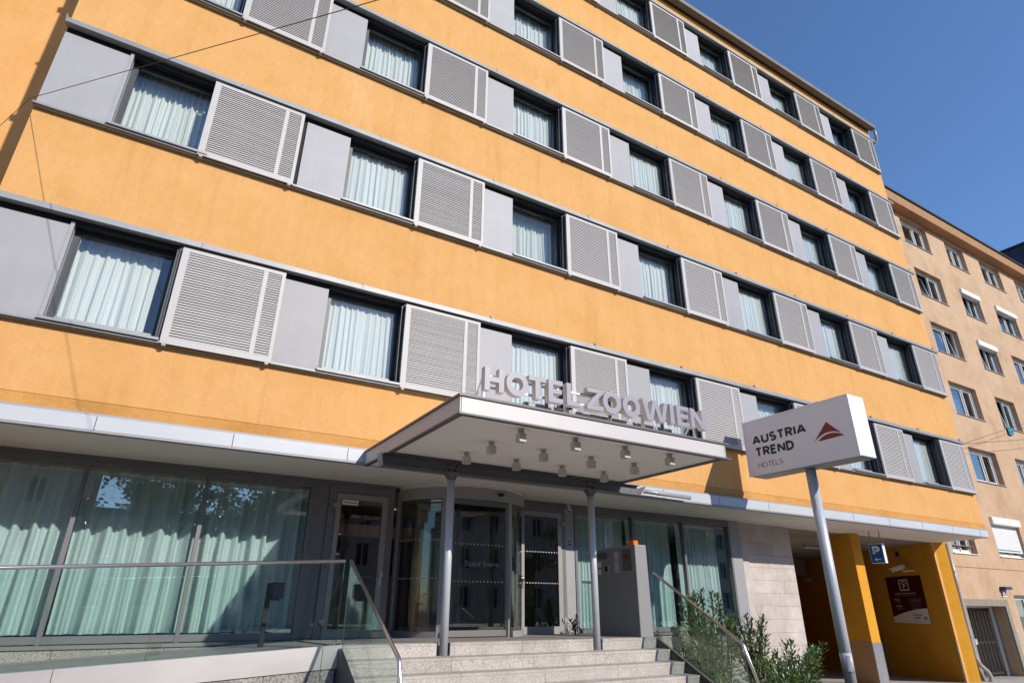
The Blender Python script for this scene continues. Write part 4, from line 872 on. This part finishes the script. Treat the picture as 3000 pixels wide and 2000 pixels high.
# ------------------------------------------------------------------ terminal with beacon
tm = thing('check_in_terminal', (7.55, -.24, 1.13), 'tall dark grey access terminal with orange beacon at the right of the landing', 'terminal')
mk('housing', MB().hexa([(7.43, -.765, 1.10), (7.70, -.765, 1.10), (7.70, .275, 1.10), (7.43, .275, 1.10), (7.43, -.765, 2.522), (7.68, -.765, 2.522), (7.68, .275, 2.495), (7.43, .275, 2.495)]), mat('terminal_grey', (.24, .235, .235), .5, .1, .03, 3), tm, bevel=.015)
mk('beacon', MB().box(7.47, 7.57, -.70, -.57, 2.522, 2.59), M['orange_lamp'], tm, bevel=.006)
def tf(nm, y0, y1, z0, z1, m, t=.006): return mk(nm, B(7.43-t, 7.4295, y0, y1, z0, z1), M[m], tm)
tf('slot_plate', -.04, .25, 2.33, 2.43, 'beam', .004); tf('intercom', -.334, -.235, 2.10, 2.43, 'alu'); tf('intercom_speaker', -.31, -.26, 2.25, 2.34, 'alu_dark', .009)
tf('button_plate', .14, .22, 2.20, 2.29, 'signface'); tf('button_plate', .14, .22, 2.08, 2.165, 'signface'); tf('card_reader', -.125, .05, 2.08, 2.235, 'alu_dark', .02); tf('reader_screen', -.06, .02, 2.12, 2.21, 'black', .023)
tf('key_panel', -.66, -.43, 2.12, 2.46, 'beam', .003); tf('red_label', -.58, -.49, 2.31, 2.37, 'red', .005); tf('key_switch', -.57, -.53, 2.20, 2.24, 'steel', .012)

# ------------------------------------------------------------------ bollard lamp on the ramp
bl = thing('bollard_lamp', (1.965, .3, 1.10), 'black path lamp with drum head standing behind the ramp balustrade', 'path lamp')
mk('post', B(1.935, 1.995, .27, .33, rz(1.96)-.05, 1.835), M['black'], bl)
mk('head', MB().cyl((2.08, .3, 1.645), (2.08, .3, 1.825), .078, 24), mat('charcoal_metal', (.035, .036, .042), .4, .2, .05, 3), bl, smooth=False)
mk('cap', MB().cyl((2.08, .3, 1.826), (2.08, .3, 1.842), .084, 24), M['black'], bl); mk('base_ring', MB().cyl((2.06, .3, 1.622), (2.06, .3, 1.644), .055, 20), M['black'], bl)

# ------------------------------------------------------------------ planting
def leaf(mb, p, d, L, w, n):
    s = d.cross(n).normalized()*w/2; m = p+d*L*.5+n*L*.06; e = p+d*L-n*L*.05
    o = len(mb.v); mb.v += [tuple(p), tuple(m-s), tuple(e), tuple(m+s), tuple(m-n*w*.12)]
    mb.f += [(o, o+1, o+4), (o+4, o+1, o+2), (o, o+4, o+3), (o+4, o+2, o+3)]
def shrub(name, base, h, spread, stems, label, seed, L=.10, w=.032, m='leaf', dens=1.0, cat='shrub', group=None, up_=.55, lean=None, stake=False):
    rnd = random.Random(seed); t = thing(name, base, label, cat, group); lv = MB(); sm = MB(); b = Vector(base)
    for s in range(stems):
        an = rnd.uniform(0, 6.28); hh = h*rnd.uniform(.55, 1.0) if s else h
        tip = b+Vector((math.cos(an)*spread*rnd.uniform(.2, 1), math.sin(an)*spread*rnd.uniform(.2, 1)*.8, hh))
        if s == 0: tip = b+Vector((rnd.uniform(-.1, .1)*spread, 0, h))
        if lean: tip += Vector(lean)*rnd.uniform(.3, 1)
        p0 = b+Vector((rnd.uniform(-.15, .15)*spread*2, rnd.uniform(-.15, .15)*spread*2, 0)); pts = []
        for i in range(7):
            k = i/6; pts.append(p0.lerp(tip, k)+Vector((math.sin(k*3+s)*.04, math.cos(k*2+s)*.04, 0))*h)
        sm.tube(pts, .006+.003*h, 5)
        n = int(hh*58*dens)
        for i in range(n):
            k = .18+.82*(i/n)**.8; q = p0.lerp(tip, k)+Vector((math.sin(k*3+s)*.04, math.cos(k*2+s)*.04, 0))*h
            a2 = i*2.4+rnd.uniform(-.5, .5); side = Vector((math.cos(a2), math.sin(a2), 0)); ax = (tip-p0).normalized()
            tw = rnd.uniform(0, .22)*(1.15-k)*spread*2.6
            d = (side*(1-up_*k)+ax*(up_*(.4+.9*k))+Vector((0, 0, rnd.uniform(-.25, .2)))).normalized()
            nn = (ax-d*ax.dot(d)).normalized()
            leaf(lv, q+side*tw, d, L*rnd.uniform(.65, 1.15), w*rnd.uniform(.8, 1.2), nn)
    mk('foliage', lv, M[m], t, kind='stuff'); mk('stem', sm, M['bark'], t)
    if stake: mk('stake', MB().cyl(b, b+Vector((.02, 0, h*1.08)), .008, 6), M['black'], t)
    return t
shr = [((8.55, -.9, .05), 1.25, .50, 13, 'dark laurel shrub behind the upper end of the right stair glass'), ((8.2, .55, .05), 1.65, .35, 8, 'slim laurel shrub between the terminal and the stair glass'),
       ((9.45, -.2, .05), 1.78, .42, 12, 'tall laurel shrub crossing the right handrail, in front of the curtain'), ((10.25, .15, .05), 1.74, .38, 11, 'upright laurel with a pointed top before the last window'),
       ((11.15, .25, .0), 1.42, .40, 13, 'laurel shrub in front of the grey post and the pale stone wall'), ((11.55, -.3, .0), .95, .55, 15, 'broad laurel leaning right over the bed beside the stone wall'),
       ((8.15, -1.75, .05), .62, .40, 11, 'small laurel growing close behind the middle of the right stair glass'), ((8.9, -2.2, .05), .50, .35, 10, 'lowest laurel behind the foot of the right stair glass'), ((9.6, -1.45, .05), .78, .50, 14, 'low laurel seen through the lower part of the stair glass'), ((10.5, -1.1, .05), .80, .50, 14, 'bushy laurel beside the bend of the right handrail')]
for i, (b, h, sp_, ns, lb) in enumerate(shr): shrub('laurel_shrub', b, h, sp_*1.25, int(ns*1.25), lb, 40+i, .115, .042, 'leaf', 1.1, group='laurels in the bed beside the steps', lean=(.35, 0, .05) if i == 5 else None)
shrub('young_shrub', (9.0, -1.75, .05), .62, .42, 18, 'light green small-leaved bush behind the lowest stair glass', 71, .045, .02, 'leaf_y', 2.0)
shrub('young_shrub', (12.15, .1, .0), .62, .13, 7, 'small staked climber left of the corner of the stone wall', 72, .04, .024, 'leaf_y', 1.5, stake=True, cat='climber')
shrub('young_shrub', (12.75, .15, .0), .72, .17, 9, 'staked climber with pale leaves at the corner of the stone wall', 73, .04, .026, 'leaf_y', 1.6, stake=True, cat='climber')
shrub('potted_laurel', (7.28, .75, 1.05), .34, .12, 4, 'little leafy plant behind the short landing balustrade', 75, .09, .034, 'leaf', .9, cat='plant')

# ------------------------------------------------------------------ neighbouring apartment block
NY = 1.6
nb = thing('apartment_block', (32, 2, 0), 'tan rendered apartment block with white windows beyond the hotel', 'apartment block')
cols = [(26.26, 28.42), (30.02, 31.77), (33.30, 35.42), (37.05, 38.8), (40.4, 42.5), (44.1, 45.85), (47.4, 49.5)]
rows = [(16.14, 17.44), (13.54, 14.86), (10.98, 12.31), (8.40, 9.73), (5.84, 7.11), (3.23, 4.57)]
holes = []
for ri, (z0, z1) in enumerate(rows):
    for ci, (xa, xb) in enumerate(cols): holes.append((xa, xb, z0, z1, ri, ci))
holes.append((23.1, 24.72, 3.225, 4.57, 5, -1)); holes.append((26.35, 28.4, .3, 1.99, 6, 0)); holes.append((22.86, 25.46, -.7, 1.64, 7, 0))
# wall built as strips round the openings
wm = MB(); XA, XB = 22.405, 60.0
levels = sorted(set([-1.2, 17.56]+[h[2] for h in holes]+[h[3] for h in holes]))
for a_, b_ in zip(levels[:-1], levels[1:]):
    hs_ = sorted([(h[0], h[1]) for h in holes if h[2] <= a_+1e-6 and h[3] >= b_-1e-6]); x = XA
    for p, q in hs_:
        if p > x: wm.box(x, p, NY, NY+.32, a_, b_)
        x = q
    if x < XB: wm.box(x, XB, NY, NY+.32, a_, b_)
mk('wall', wm, M['tan'], nb)
mk('back_wall', B(XA, XB, 5.5, 5.7, 3.7, 17.5), M['room'], nb); mk('back_wall', B(26, XB, 5.5, 5.7, -1.2, 3.699), M['room'], nb)
for z in (17.5, 15.5, 12.9, 10.3, 7.7, 5.15, 2.6): mk('floor_slab', B(XA if z > 3.7 else 26, XB, NY+.33, 5.49, z-.05, z+.05), M['room'], nb)
mk('string_course', B(22.5, XB, NY-.025, NY-.001, 2.80, 2.84), M['tan'], nb)
# eaves
mk('eaves', MB().hexa([(XA, 1.18, 17.56), (XB, 1.18, 17.56), (XB, 2.4, 17.56), (XA, 2.4, 17.56), (XA, 1.10, 17.93), (XB, 1.10, 17.93), (XB, 2.4, 17.93), (XA, 2.4, 17.93)]), M['tile_roof'], nb)
mk('gutter', B(XA, XB, 1.04, 1.20, 17.94, 18.02), M['black'], nb)
mk('roof', MB().hexa([(XA, 1.15, 18.03), (XB, 1.15, 18.03), (XB, 9, 18.03), (XA, 9, 18.03), (XA, 1.2, 18.06), (XB, 1.2, 18.06), (XB, 9, 20.2), (XA, 9, 20.2)]), M['darkroof'], nb)
dish = thing('satellite_dish', (31.1, 1.9, 18.6), 'round satellite dish above the gutter of the tan apartment block', 'satellite dish')
mk('reflector', MB().cyl((31.1, 1.7, 18.5), (31.16, 1.76, 18.51), .36, 24), M['darkroof'], dish); mk('mount', MB().cyl((31.15, 1.76, 18.05), (31.15, 1.76, 18.5), .03), M['darkroof'], dish)
def nwin(xa, xb, z0, z1, ri, ci):
    yf = NY+.17; w = xb-xa
    f = MB().box(xa, xb, yf, yf+.06, z0, z0+.07).box(xa, xb, yf, yf+.06, z1-.07, z1).box(xa, xa+.07, yf, yf+.06, z0+.07, z1-.07).box(xb-.07, xb, yf, yf+.06, z0+.07, z1-.07)
    o = mk('window', f, M['white_fr'], nb)
    top = z1-.07
    roller = (ri, ci) in ((1, 1), (1, 2), (2, 1), (5, 0))
    if roller:
        mk('roller_box', MB().box(xa+.01, xb-.01, NY-.10, NY+.16, z1-.26, z1+.0), M['shutter_w'], o, bevel=.03)
        mk('guide_rail', B(xa+.002, xa+.05, NY+.09, yf-.001, z0+.03, z1-.262), M['alu_dark'], o); mk('guide_rail', B(xb-.05, xb-.002, NY+.09, yf-.001, z0+.03, z1-.262), M['alu_dark'], o)
    if (ri, ci) == (5, 0):
        for k in range(20):
            zz = z0+.17+k*.045
            if zz < z1-.27: mk('roller_slat', B(xa+.055, xb-.055, NY+.095, NY+.108, zz, zz+.041), M['shutter_w'], o)
    mk('sill', MB().box(xa-.03, xb+.03, NY-.045, yf-.002, z0-.025, z0-.001) , M['alu_dark'] if ri < 5 else M['white_fr'], o)
    split = xa+w*(.62 if w > 1.9 else .58)
    tilt = {(1, 0): 0, (2, 0): 1, (2, 1): 0, (1, 1): 0, (3, 1): 0, (3, 0): -1}.get((ri, ci), -1)
    for k, (a_, b_) in enumerate(((xa+.075, split-.02), (split+.02, xb-.075))):
        t_ = .16 if tilt == k else 0
        zA, zB_ = z0+.075, z1-.075
        def q(mb, x0, x1, za, zb, d0=-.015, d1=.03):
            f_ = lambda z: t_*(z-zA)/(zB_-zA)
            return mb.hexa([(x0, yf+.061+d0+f_(za), za), (x1, yf+.061+d0+f_(za), za), (x1, yf+.061+d1+f_(za), za), (x0, yf+.061+d1+f_(za), za), (x0, yf+.061+d0+f_(zb), zb), (x1, yf+.061+d0+f_(zb), zb), (x1, yf+.061+d1+f_(zb), zb), (x0, yf+.061+d1+f_(zb), zb)])
        mb = MB(); q(mb, a_, a_+.06, zA, zB_); q(mb, b_-.06, b_, zA, zB_); q(mb, a_+.06, b_-.06, zA, zA+.06); q(mb, a_+.06, b_-.06, zB_-.06, zB_)
        mk('sash', mb, M['white_fr'], o)
        gl = MB(); q(gl, a_+.06, b_-.06, zA+.06, zB_-.06, .004, .01); mk('pane', gl, M['winglass_n'], o)
    mk('mullion', B(split-.02, split+.02, yf, yf+.06, z0+.07, z1-.07), M['white_fr'], o)
    rnd = random.Random(ri*17+ci*5)
    c = rnd.random()
    if c < .75 or ci == 0:
        xe = xb-.05 if c < .35 else split-.05
        mk('curtain', wavy(xa+.06, xe, yf+.42, z0+.05, z1-.02, .03, .16, seed=ri*7+ci), M['sheer'], o, smooth=True)
for h in holes:
    if h[4] == 7: continue
    nwin(*h)
    if h[4] == 0: pass
# ground floor entrance gate of the block
ds = MB().box(22.66, 22.858, NY-.05, NY+.3, -.7, 1.84).box(25.462, 25.70, NY-.05, NY+.3, -.7, 1.84).box(22.858, 25.462, NY-.05, NY+.3, 1.642, 1.84)
mk('door_surround', ds, M['rust'], nb)
gt = mk('gate', MB().box(22.95, 25.4, 2.05, 2.09, -.35, -.28).box(22.95, 25.4, 2.05, 2.09, 1.5, 1.56).box(23.3, 25.3, 2.05, 2.09, .55, .59).box(23.24, 23.30, 2.04, 2.10, -.38, 1.6), M['gatemetal'], nb)
for k in range(9): mk('gate_bar', B(23.36+k*.235, 23.38+k*.235, 2.055, 2.085, -.28, 1.5), M['gatemetal'], gt)
mk('mail_box', B(23.55, 23.95, 1.99, 2.045, .52, .68), M['alu'], gt)
mk('gate_frame', MB().box(25.36, 25.41, 1.95, 2.02, -.5, 1.63).box(22.87, 25.36, 1.95, 2.02, 1.59, 1.635), M['white_fr'], nb)
mk('porch_wall', B(24.0, 25.6, 3.9, 4.0, -.7, 1.75), M['conc_plain'], nb)
mk('porch_wall', MB().hexa([(22.86, NY+.32, -.7), (22.95, NY+.32, -.7), (24.05, 3.9, -.7), (23.95, 3.9, -.7), (22.86, NY+.32, 1.75), (22.95, NY+.32, 1.75), (24.05, 3.9, 1.75), (23.95, 3.9, 1.75)]), M['conc_plain'], nb)
mk('porch_wall', B(25.47, 25.6, NY+.33, 3.89, -.7, 1.75), M['conc_plain'], nb)
mk('porch_ceiling', MB().hexa([(22.96, 1.93, 1.66), (25.46, 1.93, 1.66), (25.46, 3.89, 1.66), (24.1, 3.89, 1.66), (22.96, 1.93, 1.7), (25.46, 1.93, 1.7), (25.46, 3.89, 1.7), (24.1, 3.89, 1.7)]), M['conc_plain'], nb)
hn = thing('house_number_sign', (25.65, NY, 2.1), 'dark blue enamel house number plate 36 under a small lamp hood', 'sign')
mk('plate', B(25.52, 25.80, NY-.03, NY-.005, 1.93, 2.12), M['navy'], hn); mk('lower_strip', B(25.52, 25.80, NY-.034, NY-.03, 1.93, 1.965), M['white'], hn)
mk('lamp_hood', MB().box(25.50, 25.98, NY-.20, NY-.005, 2.15, 2.24), M['navy'], hn, bevel=.02)
text('lettering', '36', (25.57, NY-.0305, 1.985), (1, 0, 0), (0, 0, 1), .11, M['white'], hn, width=.18, weight=.02)
ip = thing('intercom_panel', (25.75, NY, .7), 'tall steel intercom panel beside the stone door surround of the block', 'intercom')
mk('plate', B(25.74, 25.99, NY-.02, NY-.004, .50, .92), M['alu'], ip)
for k in range(6): mk('button', B(25.80, 25.92, NY-.026, NY-.021, .56+k*.055, .59+k*.055), M['alu_dark'], ip)
np_ = thing('blue_plaque', (25.62, NY, 1.4), 'tiny pale blue plaque on the tan wall above the intercom', 'plaque'); mk('plate', B(25.55, 25.70, NY-.012, NY-.003, 1.34, 1.47), M['fascia'], np_); mk('mark', B(25.60, 25.65, NY-.016, NY-.0125, 1.38, 1.44), M['blue'], np_)
cl = thing('teal_cloth', (30.4, NY-.05, 8.3), 'bright teal cloth hanging out over a window sill of the tan block', 'cloth')
gl_ = [[(30.12+.09*i+.01*math.sin(i*2.), NY-.055-.02*math.sin(i*1.9)-.015*(j > 0), 8.405-.10*j-(.03*math.sin(i*.9) if j == 3 else 0)) for i in range(6)] for j in range(4)]
mk('hanging_part', MB().sheet(gl_), M['tealcloth'], cl, smooth=True); mk('fold_on_sill', B(30.12, 30.58, NY-.06, NY+.12, 8.402, 8.43), M['tealcloth'], cl)
# downpipe between the two houses
dp = thing('downpipe', (22.55, 1.5, 0), 'grey rainwater downpipe at the joint of hotel and tan block', 'downpipe')
mk('pipe', MB().tube([(22.58, 1.50, 3.469), (22.56, 1.50, 2.2), (22.50, 1.50, .6), (22.50, 1.50, .22), (22.56, 1.44, .02), (22.74, 1.38, -.14), (22.80, 1.36, -.28), (22.74, 1.40, -.5)], .06), M['steelgrey'], dp, smooth=True)
for z in (.78, 2.6): mk('collar', MB().cyl((22.51+.02*(z > 1), 1.50, z), (22.51+.02*(z > 1), 1.50, z+.06), .07, 16), M['steelgrey'], dp)
# dark standing seam building beyond
dk = thing('rooftop_storey', (50, 6, 18), 'dark standing-seam rooftop storey rising behind the eaves at the right edge', 'rooftop')
mk('wall', B(40.0, 60, 1.4, 12, 18.08, 20.46), M['darkroof'], dk)
for k in range(17): mk('seam', B(39.96, 39.999, 1.6+k*.6, 1.63+k*.6, 18.1, 20.46), M['darkroof'], dk)
mk('roof_edge', B(39.9, 60, 1.3, 12.1, 20.461, 20.56), M['darkroof'], dk)

# ------------------------------------------------------------------ overhead wires
tag(mk('overhead_wire', MB().tube([(-2.2, .05, 7.92), (1.03, -4.85, 6.45), (3.08, -8, 5.52)], .0045, 6), M['cable']), 'thin dark overhead wire crossing the upper left of the hotel front', 'wire')
tag(mk('overhead_wire', MB().tube([(-2.2, .05, 7.92), (-3.9, 4.08, 9.0)], .004, 6), M['cable']), 'short thin wire reaching from the hotel corner to the plain orange wall', 'wire')
tag(mk('overhead_wire', MB().tube([(22.3, .9, 6.24), (24.787, 1.0, 6.923), (30.291, 1.0, 8.447), (40, 1, 11.2)], .008, 6), M['cable']), 'thin upper wire rising in front of the tan block', 'wire')
tag(mk('overhead_wire', MB().tube([(22.3, .9, 6.49), (24.842, 1.0, 6.893), (29.758, 1.0, 7.711), (40, 1, 9.5)], .008, 6), M['cable']), 'thin lower wire rising in front of the tan block', 'wire')

# ------------------------------------------------------------------ the far side of the street (seen as reflections)
def street_house(xa, xb, y, floors, label, m, loc):
    ob = thing('street_house', loc, label, 'building'); wz = [(1.2+3.3*i, 3.1+3.3*i) for i in range(floors)]; top = 3.3*floors+.8
    om_ = MB(); lv_ = sorted([0, top]+[z for p in wz for z in p]); n = int((xb-xa-1)/3.0); wx = [(xa+1+i*3.0, xa+1+i*3.0+1.2) for i in range(n)]
    for a_, b_ in zip(lv_[:-1], lv_[1:]):
        x = xa
        if (a_, b_) in wz:
            for p, q in wx: om_.box(x, p, y-.4, y, a_, b_); x = q
        om_.box(x, xb, y-.4, y, a_, b_)
    mk('wall', om_, M[m], ob); mk('roof', B(xa-.3, xb+.3, y-9, y+.4, top+.01, top+.4), M['darkroof'], ob); mk('rear_wall', B(xa, xb, y-8.6, y-8.3, 0, top), M[m], ob)
    for (z0, z1) in wz:
        for p, q in wx:
            w_ = mk('window', MB().box(p, q, y-.30, y-.24, z0, z0+.08).box(p, q, y-.30, y-.24, z1-.08, z1).box(p, p+.08, y-.30, y-.24, z0+.08, z1-.08).box(q-.08, q, y-.30, y-.24, z0+.08, z1-.08).box((p+q)/2-.04, (p+q)/2+.04, y-.30, y-.24, z0+.08, z1-.08), M['white_fr'], ob)
            mk('pane', B(p+.08, q-.08, y-.32, y-.301, z0+.08, z1-.08), M['anthracite'], w_)
street_house(-110, -3.2, -42, 4, 'buff town house across the street, reflected at the left end of the glazing', 'buff', (-20, -42, 0))
street_house(-3, 12.5, -42, 2, 'low buff town house across the street, seen only as a reflection', 'buff', (-10, -42, 0))
street_house(12.8, 110, -42, 4, 'tall pale town house across the street, reflected in the doors', 'white_stucco', (35, -42, 0))
def tree(base, h, rad, label, seed, m='leaf_t'):
    rnd = random.Random(seed); t = thing('street_tree', base, label, 'tree'); b = Vector(base)
    tr_ = MB().cyl(b, b+Vector((.1, 0, h*.5)), .16, 10, .1)
    for k in range(7):
        a2 = k*.9+.3; tr_.cyl(b+Vector((.08, 0, h*(.35+.03*k))), b+Vector((math.cos(a2)*rad*.7, math.sin(a2)*rad*.7, h*(.6+.05*k))), .06, 6, .02)
    mk('trunk', tr_, M['bark'], t); cr = MB()
    cls = [(Vector((rnd.gauss(0, .45), rnd.gauss(0, .45), rnd.gauss(0, .4)))) for _ in range(60)]
    for c in cls:
        cc = b+Vector((c.x*rad, c.y*rad, h*.72+c.z*rad*.8))
        for k in range(120):
            p = cc+Vector((rnd.gauss(0, .3), rnd.gauss(0, .3), rnd.gauss(0, .24))); d = Vector((rnd.gauss(0, 1), rnd.gauss(0, 1), rnd.gauss(-.2, .6))).normalized()
            n_ = Vector((rnd.gauss(0, 1), rnd.gauss(0, 1), rnd.gauss(1, .6))); n_ = (n_-d*n_.dot(d)).normalized(); leaf(cr, p, d, .24, .12, n_)
    mk('crown', cr, M[m], t, kind='stuff')
tree((1.6, -18, 0), 7.6, 2.9, 'leafy street tree opposite the left end of the ramp', 5)
tree((6.6, -19.5, 0), 7.2, 2.6, 'rounder street tree opposite the entrance steps', 6)
tree((24.5, -18, 0), 7.6, 3.0, 'yellowish street tree opposite the pylon sign', 8, 'leaf_y')
tree((31, -19, 0), 7.4, 2.2, 'tall street tree opposite the tan apartment block', 9)
print('objects', len(bpy.data.objects))
